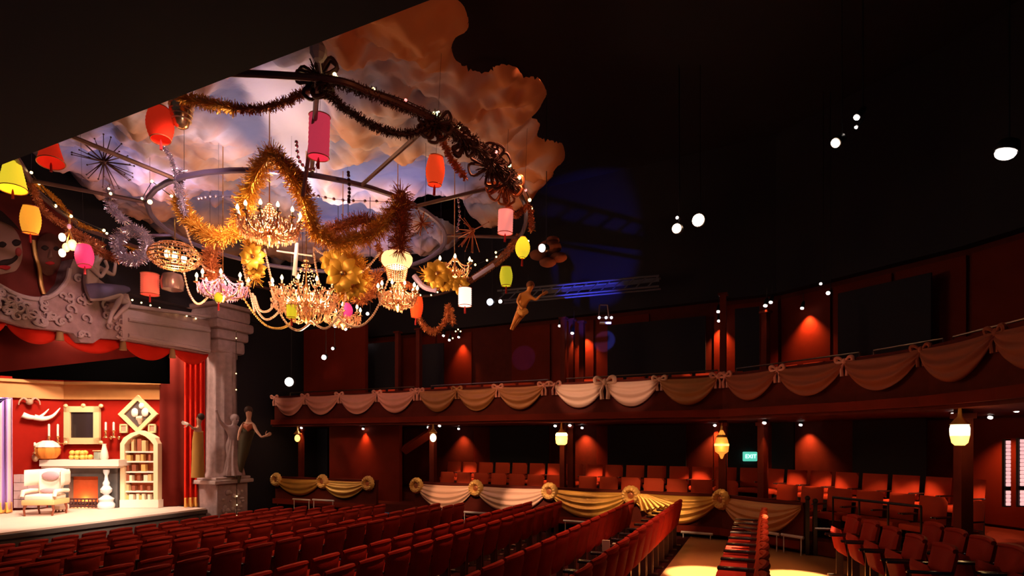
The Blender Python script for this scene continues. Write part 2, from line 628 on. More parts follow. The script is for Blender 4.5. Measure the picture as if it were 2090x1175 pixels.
# black recesses between the lit panels of both tiers
for (px0, px1, z0, z1, of) in [(560, 668, .6, 2.64, 2.6), (748, 806, 2.86, 5.6, 2.2), (862, 905, 2.86, 5.4, 2.2), (1485, 1550, .6, 2.64, 2.4), (1575, 1620, .6, 2.64, 2.4),
                               (1740, 1890, .6, 2.64, 2.6), (1000, 1120, .6, 2.64, 2.9), (1240, 1400, .6, 2.64, 2.9), (1240, 1440, 2.86, 5.6, 2.9), (1500, 1550, 2.86, 5.6, 2.4), (1710, 1900, 2.86, 5.6, 2.8)]:
    p, q = node_px(px0, of)[0], node_px(px1, of)[0]
    u = (q - p).normalized(); nn = Vector((-u.y, u.x)) * .05
    mb = MB()
    mb.prism([(p.x, p.y, z0), (q.x, q.y, z0), (q.x, q.y, z1), (p.x, p.y, z1)], (nn.x, nn.y, 0))
    o = struct(mb.build('door_recess', M_black, smooth=False)); o.name = 'trim_5'
# slanting stair string seen through the gap by the first post
mb = MB()
p, q = P(826, 918, 18.4), P(880, 882, 17.6)
mb.tube([p, q], .16, 4)
tag(mb.build('stair_stringer', M_redwall, smooth=False), 'slanting dark red stair beam in the gap between lower boxes', 'stair')

# posts that carry the upper gallery
for k, (px, z1, of, w, lab) in enumerate([
    (615, 2.66, .5, .14, 'slim red post in the small box beside the stage'),
    (884, 2.66, .45, .16, 'red post at left end of the long lower box'),
    (1149, 2.66, .5, .13, 'left post of the pair behind the third gold rosette'),
    (1166, 2.66, .9, .16, 'thicker post beside the amber lantern behind gold rosette'),
    (1475, 2.66, .35, .16, 'post behind the amber teardrop lantern above the bright rosette'),
    (1557, 2.66, .8, .16, 'post right of the green exit sign'),
    (1966, 2.66, .25, .17, 'dark post beside the brightest amber lantern on the right'),
]):
    p, rz = node_px(px, of)
    mb = MB()
    mb.box((0, 0, z1 / 2 + .02), (w, w, z1 - .04))
    mb.box((0, 0, .60), (w + .06, w + .06, .10))
    mb.box((0, 0, z1 - .10), (w + .06, w + .06, .08))
    o = mb.build('support_post', M_redwood, smooth=False, recenter=False)
    o.location = (p.x, p.y, 0); o.rotation_euler = (0, 0, rz)
    tag(o, lab, 'post', 'posts under the upper gallery')
for k, (px, zt, of, lab) in enumerate([
    (812, 5.5, .5, 'upper gallery post above the small partition'),
    (855, 5.5, .4, 'upper gallery post over the first break in the parapet'),
    (1150, 5.4, .5, 'left upper post of the lamp-lit pair in mid gallery'),
    (1167, 5.4, .8, 'right upper post of the lamp-lit pair in mid gallery'),
    (1188, 5.4, 1.2, 'upper post with wall lamp glow to its right'),
    (1476, 5.5, .3, 'upper gallery post with two lamps one above the other'),
    (1563, 5.0, .7, 'narrow lit upper post between two gallery lamps'),
]):
    p, rz = node_px(px, of)
    mb = MB()
    mb.box((0, 0, (zt - 2.84) / 2), (.13, .13, zt - 2.84))
    mb.box((0, 0, zt - 2.84), (.2, .2, .05))
    o = mb.build('gallery_post', M_redwood, smooth=False, recenter=False)
    o.location = (p.x, p.y, 2.85); o.rotation_euler = (0, 0, rz)
    tag(o, lab, 'post', 'posts standing on the upper gallery')


# ------------------------------------------------------------------ swags, bows and rosettes
def swag(p0, p1, drop, m, zt, nf=4, sag=.03, bulge=.10, seed=0):
    p0, p1 = Vector(p0), Vector(p1)
    u = (p1 - p0)
    L = u.length
    u.normalize()
    out = Vector((u.y, -u.x))
    rs = random.Random(seed)
    ph = rs.random() * 6
    nu, nv = 26, 22

    def fn(s, v):
        sg = (4 * s * (1 - s)) ** .85
        fold = math.sin(v * 2 * PI * nf + ph + 1.2 * math.sin(PI * s))
        z = zt - sag * sg - v * drop * sg - v * .10
        o = .05 + bulge * math.sin(PI * min(1, v * .9)) * sg ** .5 + .022 * fold * (.35 + .65 * sg)
        q = p0 + u * (L * (s * .98 + .01)) + out * o
        return (q.x, q.y, z)
    mb = MB()
    mb.grid(fn, nu, nv)
    o = mb.build('swag', m)
    md = o.modifiers.new('thick', 'SOLIDIFY')
    md.thickness = .006
    return o


def make_rosette():
    r = thing('rosette', 'x', 'rosette')
    mb = MB()
    n = 40
    prof = [(.05, .01), (.065, .055), (.09, .085), (.125, .075), (.15, .03), (.155, .0)]
    vs, fs = [], []
    for i, (q, h) in enumerate(prof):
        for k in range(n):
            a = 2 * PI * k / n
            w = 1 + .035 * math.cos(14 * a) * (i / 4)
            vs.append((q * w * math.cos(a), -h - .010 * math.cos(14 * a + i), q * w * math.sin(a)))
    for i in range(len(prof) - 1):
        for k in range(n):
            fs.append((i * n + k, i * n + (k + 1) % n, (i + 1) * n + (k + 1) % n, (i + 1) * n + k))
    mb.add(vs, fs)
    mb.build('gathered_ruffle', mat('pale_gold_ruffle', (.98, .55, .16), .4, .2), r)
    mb = MB(); mb.ball((0, -.03, 0), (.05, .015, .05), 12, 8)
    mb.build('centre_button', M_tins_b, r)
    return r


def make_bow(m):
    r = thing('bow', 'x', 'bow')
    mb = MB(); mb.ball((0, -.05, 0), (.05, .045, .06), 10, 8); mb.build('knot', m, r)
    for s in (-1, 1):
        mb = MB()
        pts = [(s * .02, -.05, 0), (s * .10, -.07, .07), (s * .16, -.07, .06), (s * .15, -.05, -.01), (s * .06, -.05, -.02), (s * .02, -.05, 0)]
        mb.tube(smooth_path(pts, 4), [.02 + .018 * math.sin(PI * i / 20) for i in range(21)], 8)
        mb.build('loop', m, r)
        mb = MB()
        mb.tube([(s * .02, -.05, -.03), (s * .06, -.06, -.14), (s * .05, -.05, -.28)], [.02, .032, .036], 8)
        mb.build('tail', m, r)
    return r


UP_Z = 3.63
upn = [(563, 'a'), (625, 'r'), (695, 'r'), (772, 'r'), (850, 'r'), (858, 'x'), (935, 'r'), (1018, 'r'), (1112, 'r'), (1134, 'x'), (1237, 'R'), (1347, 'r'), (1466, 'r'),
       (1484, 'x'), (1590, 'r'), (1727, 'r'), (1885, 'r'), (2040, 'r'), (2230, 'r')]
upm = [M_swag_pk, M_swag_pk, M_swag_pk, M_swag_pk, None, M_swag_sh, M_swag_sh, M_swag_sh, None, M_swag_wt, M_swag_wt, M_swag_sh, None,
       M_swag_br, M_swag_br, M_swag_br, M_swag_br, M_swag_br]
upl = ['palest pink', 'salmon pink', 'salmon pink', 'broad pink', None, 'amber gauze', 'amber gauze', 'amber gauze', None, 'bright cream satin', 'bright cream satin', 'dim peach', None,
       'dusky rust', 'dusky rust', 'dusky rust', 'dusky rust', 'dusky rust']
cnt = 0
for i in range(len(upn) - 1):
    if upm[i] is None: continue
    p = node_px(upn[i][0])[0]
    q = node_px(upn[i + 1][0])
    q = q[0]
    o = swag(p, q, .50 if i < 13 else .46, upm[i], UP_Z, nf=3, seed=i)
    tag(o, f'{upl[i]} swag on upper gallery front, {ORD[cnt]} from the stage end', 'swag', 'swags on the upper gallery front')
    cnt += 1
bowp = {}
cnt = 0
for i, (px, k) in enumerate(upn[:-1]):
    if k == 'x': m = M_swag_pk
    elif i <= 4 or i in (10, 11): m = M_swag_pk if i <= 4 else M_swag_wt
    elif i >= 14: m = M_swag_br if i > 15 else M_swag_pk
    else: m = M_swag_sh if i in (6,) else M_swag_pk
    r = node_px(px)
    if m not in bowp:
        bowp[m] = make_bow(m); o = bowp[m]
    else:
        o = dup(bowp[m])
    o.location = (r[0].x, r[0].y, UP_Z - .01); o.rotation_euler = (0, 0, r[1])
    o.scale = (.95,) * 3 if k != 'R' else (1.5,) * 3
    tag(o, f'gathered fabric bow on the upper gallery front, {ORD[cnt]} from the stage end', 'bow', 'bows on the upper gallery front')
    cnt += 1

LOW_Z = .95
low = [(568, 658, M_swag_gd, 'gold satin swag next to the stage, left half of small box'), (660, 750, M_swag_gd, 'gold satin swag on right half of the small box'),
       (852, 970, M_swag_wt, 'cream satin swag at left end of long lower box'), (972, 1120, M_swag_wt, 'glossy cream swag with bright highlight on long lower box'),
       (1124, 1286, M_swag_gd, 'crinkled gold swag left of the middle rosette'), (1290, 1470, M_swag_gd, 'sparkling gold swag between the two big right rosettes'),
       (1476, 1640, M_swag_sh, 'dull tan gauze swag at right end of lower box')]
for i, (a, c, m, lab) in enumerate(low):
    o = swag(node_px(a)[0], node_px(c)[0], .42 if i < 2 else .56, m, LOW_Z, nf=4 if i > 1 else 3, seed=30 + i, bulge=.13)
    tag(o, lab, 'swag', 'swags on the lower boxes')
ros = make_rosette()
for i, (px, lab) in enumerate([(565, 'gold rosette at the stage end of the small box'), (659, 'gold rosette in the middle of the small box'),
                               (752, 'gold rosette at right end of the small box'), (851, 'gold rosette at left end of the long box'),
                               (972, 'gold rosette between the two cream swags'), (1122, 'gold rosette between cream and gold swags'),
                               (1288, 'brightest gold rosette in the middle of the gold swags'), (1473, 'large gold rosette under the teardrop lantern')]):
    o = ros if i == 0 else dup(ros)
    p, rz = node_px(px, -.08)
    o.location = (p.x, p.y, LOW_Z - .06); o.rotation_euler = (0, 0, rz)
    o.scale = (1.5,) * 3
    tag(o, lab, 'rosette', 'rosettes on the lower boxes')
# flared tail of the gold lame beside the brightest rosette
mb = MB()
for k in range(7):
    p, rz = node_px(1300 + k * 3, -.16)
    q, _ = node_px(1312 + k * 11, -.20)
    mb.tube([(p.x, p.y, LOW_Z - .02), ((p.x + q.x) / 2, (p.y + q.y) / 2, LOW_Z - .13), (q.x, q.y, LOW_Z - .40 + .03 * k)], [.02, .045, .05], 7)
tag(mb.build('lame_tail', M_swag_gd), 'flared gold cloth tail hanging from the brightest rosette', 'cloth')


# ------------------------------------------------------------------ seats
def pad(mb, w, h, t, z0, lean=.0, curve=.0, nu=10, nv=8, y0=0.0, taper=0.0, ex=6):
    """upholstered panel standing along x, front towards +y"""
    def f(side):
        def fn(a, v):
            x = (a * 2 - 1)
            e = max(0, 1 - abs(x) ** ex) ** .5 * max(0, 1 - abs(v * 2 - 1) ** (ex + 2)) ** .5
            ww = w * (1 - taper * (1 - v))
            return (x * ww / 2, y0 - lean * v * h + curve * x * x + side * t / 2 * e, z0 + v * h)
        return fn
    mb.grid(f(1), nu, nv)
    mb.grid(f(-1), nu, nv)
    return mb


def make_stall_seat(folded=True):
    r = thing('theatre_seat', 'x', 'theatre seat')
    mb = MB(); pad(mb, .52, .56, .10, .40, .20, .05, 10, 8, -.03, .06)
    # padded roll along the top edge
    mb.tube([(x * .235, -.145 + .05 * x * x * 1.0, .955 - .012 * x * x) for x in [-1, -.6, -.2, .2, .6, 1]], [.028, .036, .038, .038, .036, .028], 8)
    mb.build('backrest', M_velvet, r)
    mb = MB()
    if folded:
        pad(mb, .46, .40, .11, .38, -.22, 0, 8, 6, .06, 0)
    else:
        mb.rbox((0, .24, .42), (.46, .44, .11), .035)
    mb.build('seat_cushion', M_velvet, r)
    ar = MB()
    ar.rbox((0, 0, 0), (.05, .44, .035), .012)
    a0 = ar.build('armrest', M_arm, r); a0.location = (-.262, .16, .72)
    child_copy(a0, r, (.262, .16, .72))
    lg = MB()
    lg.box((0, 0, .35), (.03, .10, .70)); lg.box((0, .02, .01), (.05, .30, .025))
    l0 = lg.build('standard', M_steel, r, smooth=False); l0.location = (-.262, .02, 0)
    child_copy(l0, r, (.262, .02, 0))
    return r


proto = make_stall_seat()
used = False
ROWS = [(-13.3, 13.2), (-12.3, 13.1), (-11.3, 13.1), (-10.2, 13.0), (-9.5, 13.0), (-7.75, 12.9), (-7.05, 12.9), (-5.15, 12.7), (-4.38, 12.6), (-2.7, 12.4), (-1.7, 12.3)]
nseat = 0
for ri, (x, yfar) in enumerate(ROWS):
    k = 0
    y = yfar
    while y > 2.5:
        z = fl(x)
        px, py, d = proj((x, y, z + .95))
        if py < 1190 and px > -40:
            o = proto if not used else dup(proto)
            used = True
            bow = .012 * (y - 9) ** 2 * .4
            o.location = (x - bow * .0, y, z + .01)
            o.rotation_euler = (0, 0, PI / 2 + rnd.uniform(-.02, .02))
            rowtxt = 'row nearest the stage' if ri == 0 else ('last row of the stalls' if ri == len(ROWS) - 1 else f'{ORD[ri]} row from the stage')
            seattxt = 'at the far end' if k == 0 else f'{ORD[k]} from the far end'
            tag(o, f'red velvet stalls seat, {seattxt} of the {rowtxt}', 'theatre seat', 'red velvet seats in the stalls')
            nseat += 1
        k += 1
        y -= .57
# row behind the cross aisle, seats down
proto2 = make_stall_seat(False)
for c in list(proto2.children):
    if c.name.startswith('backrest'):
        c.data = c.data.copy(); c.data.materials[0] = M_boxseat
k = 0
y = 11.5
while y > 5.0:
    o = proto2 if k == 0 else dup(proto2)
    o.location = (-.12, y, 0.0); o.rotation_euler = (0, 0, PI / 2)
    tag(o, f'coral red seat, {"at the far end" if k == 0 else ORD[k] + " from the far end"} of row between aisles', 'theatre seat', 'coral seats between the aisles')
    k += 1
    y -= .57
# block on the right, turned a little towards the stage centre
k = 0
for i in range(5):
    t = i / 4
    x, y = 1.16 + .56 * t, 10.25 - 2.5 * t
    o = dup(proto); o.location = (x, y, .08); o.rotation_euler = (0, 0, PI / 2 + .19)
    tag(o, f'shadowed red seat, {ORD[i]} from the far end of the front row right of the aisle', 'theatre seat', 'seats right of the aisle')
for i in range(5):
    t = i / 4
    x, y = 2.05 + .45 * t, 9.7 - 2.3 * t
    o = dup(proto); o.location = (x, y, .08); o.rotation_euler = (0, 0, PI / 2 + .19)
    tag(o, f'very dark seat, {ORD[i]} from the far end, second row right of the aisle', 'theatre seat', 'seats right of the aisle')


def make_box_seat():
    r = thing('box_seat', 'x', 'theatre seat')
    mb = MB(); pad(mb, .50, .46, .10, .50, .12, 0, 8, 6, -.02, 0, 8); mb.build('backrest', M_boxseat, r)
    mb = MB(); mb.rbox((0, .22, .44), (.48, .42, .11), .03); mb.build('seat_cushion', M_boxseat, r)
    ar = MB(); ar.rbox((0, 0, 0), (.04, .34, .03), .01)
    a0 = ar.build('armrest', M_arm, r); a0.location = (-.26, .15, .64)
    child_copy(a0, r, (.26, .15, .64))
    lg = MB(); lg.box((0, 0, .2), (.04, .28, .40))
    l0 = lg.build('leg', M_blackmetal, r, smooth=False); l0.location = (-.23, .1, 0)
    child_copy(l0, r, (.23, .1, 0))
    return r


bproto = make_box_seat()
bu = False
POSTS = [Vector((o_.location.x, o_.location.y)) for o_ in bpy.data.objects if o_.name.startswith(('support_post', 'gallery_post'))]


def seat_line(of, pa, pb, step=.58):
    out, last = [], None
    for px in range(pa, pb):
        r_ = node_px(px, of)
        if not r_: continue
        p_ = Vector(r_[0])
        if last is not None and (p_ - last).length < step: continue
        if min((p_ - q_).length for q_ in POSTS) < .42: continue
        out.append((p_, r_[1])); last = p_
    return out


for rn, z, of, pa, pb in (('front', .29, .80, 888, 2010), ('back', .56, 1.75, 925, 2040)):
    for i, (p_, rz) in enumerate(seat_line(of, pa, pb)):
        o = bproto if not bu else dup(bproto)
        bu = True
        o.location = (p_.x, p_.y, z); o.rotation_euler = (0, 0, rz + PI)
        tag(o, f'orange-red seat in the lower boxes, {rn} row, {ORD[i]} from the stage end', 'theatre seat', 'seats in the lower boxes')
for i, (p_, rz) in enumerate(seat_line(.98, 772, 2090)):
    o = dup(bproto); o.location = (p_.x, p_.y, 2.87); o.rotation_euler = (0, 0, rz + PI)
    tag(o, f'red seat peeping over the upper gallery rail, {ORD[i]} from the stage end', 'theatre seat', 'seats in the upper gallery')

# ================================================================== PROSCENIUM AND STAGE
SX = -14.9
STZ = .23
b = MB()
b.prism([(SX, 4, STZ), (SX, 12.2, STZ), (-22, 12.2, STZ), (-22, 4, STZ)], (0, 0, -.05))
struct(b.build('stage_floor', M_stagefl, smooth=False)).name = 'floor.002'
b = MB(); b.box((SX - .1, 8.1, -.36), (.2, 8.2, 1.08)); b.box((SX + .03, 8.1, STZ - .09), (.06, 8.2, .10))
struct(b.build('stage_front', mat('grey_stage_front', (.10, .07, .06), .7, var=.2), smooth=False)).name = 'trim_6'
b = MB(); b.box((-22.2, 9, 3), (.2, 14, 7)); b.box((-18.9, 14.6, 3), (6.4, .2, 7)); b.box((-19, 8, 6.2), (7, 14, .2))
struct(b.build('stage_house', M_black, smooth=False)).name = 'wall_stagehouse'

# pedestal + column (fixed architecture)
col = thing('proscenium_column', 'mauve-grey plaster column with carved robed figure at right of stage', 'column', (-15.05, 12.85, fl(-15)))
zb = fl(-15)
b = MB()
b.rbox((0, 0, .90), (.95, 1.12, 1.76), .02, 1); b.rbox((0, 0, .06), (1.1, 1.2, .14), .02, 1)
b.build('pedestal', M_plaster, col)
b = MB(); b.rbox((0, 0, 1.84), (1.15, 1.40, .12), .03, 2); b.rbox((0, 0, 1.94), (1.05, 1.26, .08), .03, 2)
b.build('pedestal_cap', M_plaster2, col)
b = MB()
rs = random.Random(5)
for k in range(26):
    a = rs.uniform(-.36, .36); z = 1.2 + rs.uniform(-.36, .36)
    b.ball((.49, a, z), (.035, rs.uniform(.04, .10), rs.uniform(.03, .08)), 7, 5)
b.build('carved_panel', M_plaster2, col)
b = MB(); n = 48
prof = [(.50, 1.98), (.46, 2.06), (.43, 2.12), (.42, 4.0), (.41, 5.5), (.44, 5.55), (.43, 5.70)]
b.lathe(prof, n, wob=.045, wn=12)
b.build('shaft', M_plaster, col)
b = MB()
b.rbox((0, 0, 5.85), (.92, 1.0, .40), .10, 2); b.rbox((0, 0, 6.18), (1.05, 1.15, .30), .08, 2); b.rbox((0, 0, 6.46), (1.25, 1.36, .28), .08, 2); b.rbox((0, 0, 6.78), (1.12, 1.24, .38), .10, 2); b.rbox((0, 0, 7.02), (1.3, 1.45, .12), .04, 2)
b.build('capital', M_plaster, col)


def skin(name, verts, edges, radii, m, parent=None, sub=2, loc=None):
    me = bpy.data.meshes.new(name)
    me.from_pydata([tuple(v) for v in verts], edges, [])
    o = bpy.data.objects.new(name, me)
    COL.objects.link(o)
    md = o.modifiers.new('skin', 'SKIN')
    md.use_smooth_shade = True
    for i, r in enumerate(radii):
        rr = r if isinstance(r, tuple) else (r, r)
        me.skin_vertices[0].data[i].radius = rr
        me.skin_vertices[0].data[i].use_root = (i == 0)
    s = o.modifiers.new('sub', 'SUBSURF'); s.levels = sub; s.render_levels = sub
    me.materials.append(m)
    if parent: o.parent = parent
    if loc is not None: o.location = loc
    return o


def figure(root, J, S, m_body, m_hair=None, legs=True, name='body', face_dir=Vector((1, 0, 0)), dress=None):
    """J: dict of joints in local metres (already scaled); S overall scale"""
    order = ['pelvis', 'waist', 'chest', 'neck', 'head', 'crown']
    rad = {'pelvis': .13, 'waist': .105, 'chest': .135, 'neck': .05, 'head': .085, 'crown': .075, 'shl': .055, 'ell': .038, 'wrl': .026, 'hal': .034,
           'shr': .055, 'elr': .038, 'wrr': .026, 'har': .034, 'hil': .09, 'knl': .06, 'anl': .036, 'tol': .032, 'hir': .09, 'knr': .06, 'anr': .036, 'tor': .032}
    names = [k for k in rad if k in J]
    idx = {k: i for i, k in enumerate(names)}
    E = []
    for a, c in [('pelvis', 'waist'), ('waist', 'chest'), ('chest', 'neck'), ('neck', 'head'), ('head', 'crown'), ('chest', 'shl'), ('shl', 'ell'), ('ell', 'wrl'), ('wrl', 'hal'),
                 ('chest', 'shr'), ('shr', 'elr'), ('elr', 'wrr'), ('wrr', 'har'), ('pelvis', 'hil'), ('hil', 'knl'), ('knl', 'anl'), ('anl', 'tol'),
                 ('pelvis', 'hir'), ('hir', 'knr'), ('knr', 'anr'), ('anr', 'tor')]:
        if a in idx and c in idx: E.append((idx[a], idx[c]))
    skin(name, [J[k] for k in names], E, [rad[k] * S for k in names], m_body, root)
    hd = Vector(J['head']).lerp(Vector(J['crown']), .35)
    if m_hair:
        up = (Vector(J['crown']) - Vector(J['neck'])).normalized()
        mb = MB()
        mb.ball(hd - face_dir * .035 * S + up * .035 * S, (.105 * S, .105 * S, .11 * S), 12, 8)
        mb.build('hair', m_hair, root)
    # nose and eyes
    side = face_dir.cross(Vector((0, 0, 1))).normalized()
    up = Vector((0, 0, 1))
    mb = MB()
    mb.ball(hd + face_dir * .09 * S - up * .02 * S, (.014 * S, .014 * S, .025 * S), 6, 5)
    mb.build('nose', m_body, root)
    for s in (-1, 1):
        mb = MB()
        mb.ball(hd + face_dir * .078 * S + side * s * .032 * S + up * .012 * S, .013 * S, 6, 5)
        mb.build('eye', M_tins_d, root)


def hand(mb, wrist, d, up, S=1.0, curl=.25):
    """palm and five tapering fingers at wrist, pointing along d"""
    d = Vector(d).normalized(); up = Vector(up).normalized()
    s = d.cross(up).normalized(); up = s.cross(d)
    w = Vector(wrist)
    mb.tube([w, w + d * .05 * S, w + d * .09 * S], [.022 * S, .036 * S, .034 * S], 8)
    for k, (o, L) in enumerate([(-.03, .060), (-.01, .075), (.01, .078), (.03, .065)]):
        p = w + d * .085 * S + s * o * S
        mb.tube([p, p + (d + up * curl * .3) * L * .55 * S, p + (d + up * curl) * L * S], [.0105 * S, .0095 * S, .007 * S], 6)
    p = w + d * .03 * S - s * .028 * S
    mb.tube([p, p + (d * .5 - s) * .035 * S, p + (d * 1.1 - s * 1.1) * .055 * S], [.012 * S, .010 * S, .007 * S], 6)
    return mb


# carved robed figure on the column, one arm raised (part of the column)
fg_z = 2.0
J = dict(pelvis=(.52, 0, fg_z + 1.0), waist=(.53, -.01, fg_z + 1.16), chest=(.54, -.02, fg_z + 1.36), neck=(.54, .0, fg_z + 1.52), head=(.55, .02, fg_z + 1.64), crown=(.55, .03, fg_z + 1.74),
         shl=(.45, -.18, fg_z + 1.44), ell=(.46, -.36, fg_z + 1.62), wrl=(.46, -.44, fg_z + 1.86), hal=(.46, -.46, fg_z + 1.96),
         shr=(.45, .17, fg_z + 1.43), elr=(.47, .34, fg_z + 1.26), wrr=(.46, .44, fg_z + 1.40), har=(.46, .48, fg_z + 1.50),
         hil=(.42, -.09, fg_z + .92), knl=(.50, -.10, fg_z + .5), anl=(.42, -.11, fg_z + .1), hir=(.42, .09, fg_z + .92), knr=(.45, .11, fg_z + .5), anr=(.42, .12, fg_z + .1))
J = {k_: (v_[0], v_[1] * 1.25, v_[2]) for k_, v_ in J.items()}
figure(col, J, 1.25, M_plaster, M_plaster, name='carved_figure')
b = MB()


def robe(x0, y0, z0, z1, r0, r1, folds=9, ampl=.16, n=54):
    def fn(a, v):
        t = a * 2 * PI
        r = (r0 + (r1 - r0) * v ** 1.3) * (1 + ampl * (.25 + .75 * v) * math.sin(folds * t + 1.5 * math.sin(v * 3)))
        return (x0 + .8 * r * math.cos(t), y0 + r * math.sin(t), z1 + (z0 - z1) * v)
    return fn


b.grid(robe(.52, 0, fg_z + .02, fg_z + 1.08, .15, .30), 54, 12)
b.build('carved_robe', M_plaster, col)

# painted figurehead leaning out of the dark right of the column
fh = thing('figurehead', 'painted wooden siren leaning out from right side of the column', 'statue', P(505, 1000, 17.4))
w0 = Vector(fh.location)


def Lp(px, py, d=17.4):
    return Vector(P(px, py, d)) - w0


RGT = Vector((CT, ST, 0)); FWD = Vector((-ST, CT, 0))
J = dict(pelvis=Lp(500, 898), waist=Lp(502, 887, 17.35), chest=Lp(507, 872, 17.25), neck=Lp(508, 855, 17.2), head=Lp(508, 843, 17.15), crown=Lp(507, 833, 17.15),
         shl=Lp(497, 864, 17.2), ell=Lp(489, 880, 17.1), wrl=Lp(486, 893, 17.0), hal=Lp(487, 899, 17.0),
         shr=Lp(516, 865, 17.2), elr=Lp(524, 880, 17.1), wrr=Lp(534, 892, 17.0), har=Lp(542, 889, 17.0))
figure(fh, J, 1.15, M_skin, mat('dark_hair', (.05, .02, .012), .6), name='body', face_dir=(RGT * .5 - FWD).normalized())
b = MB()
pts = [Lp(507, 873, 17.25), Lp(501, 896, 17.4), Lp(496, 925, 17.45), Lp(491, 955, 17.5), Lp(487, 985, 17.5)]
b.tube(smooth_path(pts, 4), [.19, .20, .19, .19, .18, .18, .17, .16, .15, .13, .11, .10, .08, .07, .05, .04, .03][:17], 12)
b.build('green_gown', mat('olive_green_gown', (.08, .065, .035), .5, .2), fh)
b = MB(); b.tube([Lp(500, 868, 17.2), Lp(507, 874, 17.08), Lp(515, 868, 17.2)], [.08, .10, .08], 10)
b.build('bodice', mat('russet_bodice', (.35, .09, .04), .5), fh)
b = MB(); hand(b, Lp(541, 890, 17.0), RGT + Vector((0, 0, .5)), -FWD, 1.3); b.build('hand', M_skin, fh)

fh2 = thing('figurehead', 'ochre-gowned figure reaching over the stage at left of column', 'statue', P(404, 978, 16.9))
w0 = Vector(fh2.location)
J = dict(pelvis=Lp(405, 908, 16.9), waist=Lp(405, 896, 16.9), chest=Lp(406, 882, 16.85), neck=Lp(406, 866, 16.85), head=Lp(407, 856, 16.8), crown=Lp(408, 846, 16.8),
         shl=Lp(399, 874, 16.8), ell=Lp(394, 874, 16.6), wrl=Lp(388, 868, 16.5), hal=Lp(384, 865, 16.4), hil=Lp(403, 916, 16.9), knl=Lp(402, 940, 16.85), anl=Lp(402, 968, 16.9), hir=Lp(407, 916, 16.9), knr=Lp(407, 940, 16.85), anr=Lp(407, 968, 16.9))
figure(fh2, J, .95, M_skin, MATS['dark_hair'], face_dir=(-RGT - FWD * .5).normalized())
b = MB(); b.tube(smooth_path([Lp(405, 880, 16.85), Lp(404, 905, 16.9), Lp(404, 940, 16.9), Lp(404, 974, 16.9)], 4), [.13, .13, .14, .15, .15, .15, .16, .16, .16, .17, .17, .18, .18], 12)
b.build('ochre_gown', mat('ochre_gown', (.45, .22, .05), .6), fh2)
b = MB(); hand(b, Lp(386, 866, 16.45), -RGT + Vector((0, 0, .3)), -FWD, 1.3); b.build('hand', M_white, fh2)

# entablature with the scooped painted frame
XE = -14.75
top = [(-150, 470), (-90, 520), (-40, 560), (0, 585), (40, 605), (80, 612), (112, 602), (136, 575), (142, 550), (150, 528), (170, 540), (196, 565), (230, 590), (262, 600), (268, 620), (400, 648), (430, 656)]
bot = [(430, 722), (330, 706), (250, 692), (205, 690), (190, 700), (165, 698), (150, 680), (120, 674), (60, 668), (0, 650), (-60, 632), (-150, 600)]
ent = thing('proscenium_arch', 'mauve-grey plaster arch above the stage with scrolled carvings', 'arch')
ent['kind'] = 'structure'
b = MB(); b.prism([PX(x, y, XE) for x, y in top + bot], (-.45, 0, 0)); b.build('arch_face', M_plaster, ent, smooth=False)
b = MB(); b.prism([PX(x, y, XE + .10) for x, y in [(250, 628), (428, 668), (428, 716), (250, 690)]], (-.1, 0, 0))
b.build('pale_fascia', M_plaster2, ent, smooth=False)
for (y0, y1) in ((624, 630), (652, 655), (684, 688)):
    b = MB(); b.tube([PX(262, y0 + 0, XE + .12), PX(428, y1 + (16 if y0 < 640 else 20 if y0 < 660 else 28), XE + .12)], .05, 8)
    b.build('cornice_moulding', M_plaster2, ent)
# scroll carvings along the scoop
rs = random.Random(11)
b = MB()
for k in range(70):
    t = rs.random()
    px = -40 + 290 * t
    ty = np.interp(px, [p[0] for p in top], [p[1] for p in top]) + 8
    by = np.interp(px, [p[0] for p in reversed(bot)], [p[1] for p in reversed(bot)]) - 8
    py = ty + (by - ty) * rs.random()
    c = PX(px, py, XE + .04)
    r = rs.uniform(.06, .15)
    a0 = rs.random() * 6
    sp = [(c.x + .03, c.y + r * (1 - j / 14) * math.cos(a0 + j * .55), c.z + r * (1 - j / 14) * math.sin(a0 + j * .55)) for j in range(12)]
    b.tube(sp, [.035 - .0018 * j for j in range(12)], 6)
b.build('scroll_carving', M_plaster2, ent)['kind'] = 'stuff'
b = MB()
rim = [PX(x, y - 2, XE + .02) for x, y in top[2:9]]
b.tube(smooth_path(rim, 5), .05, 8); b.build('scoop_rim', M_plaster2, ent)

# reclining plaster lady seated on the arch
rl = thing('reclining_statue', 'mauve plaster lady reclining on the arch, hands to her face', 'statue', PX(205, 660, XE + .15))
w0 = Vector(rl.location)
q = lambda x, y, o=.15: PX(x, y, XE + o) - w0
J = dict(pelvis=q(178, 600), waist=q(182, 580), chest=q(188, 556), neck=q(196, 536), head=q(203, 523, .2), crown=q(206, 508, .2),
         shl=q(184, 543, .3), ell=q(206, 566, .35), wrl=q(220, 545, .35), hal=q(214, 530, .32), shr=q(200, 545, .1), elr=q(232, 562, .2), wrr=q(236, 538, .2), har=q(228, 524, .2),
         hil=q(186, 606, .25), knl=q(250, 602, .35), anl=q(228, 640, .4), tol=q(222, 662, .45), hir=q(190, 600, .05), knr=q(266, 618, .2), anr=q(246, 636, .2), tor=q(232, 652, .2))
figure(rl, J, 1.35, M_plaster2, M_plaster, face_dir=Vector((.8, .5, 0)).normalized())
b = MB(); b.tube(smooth_path([q(180, 596, .2), q(215, 592, .35), q(262, 590, .25)], 4), [.2, .2, .19, .18, .16, .14, .12, .10, .06], 12)
b.build('blue_drapery', mat('slate_blue_drapery', (.17, .14, .26), .7), rl)

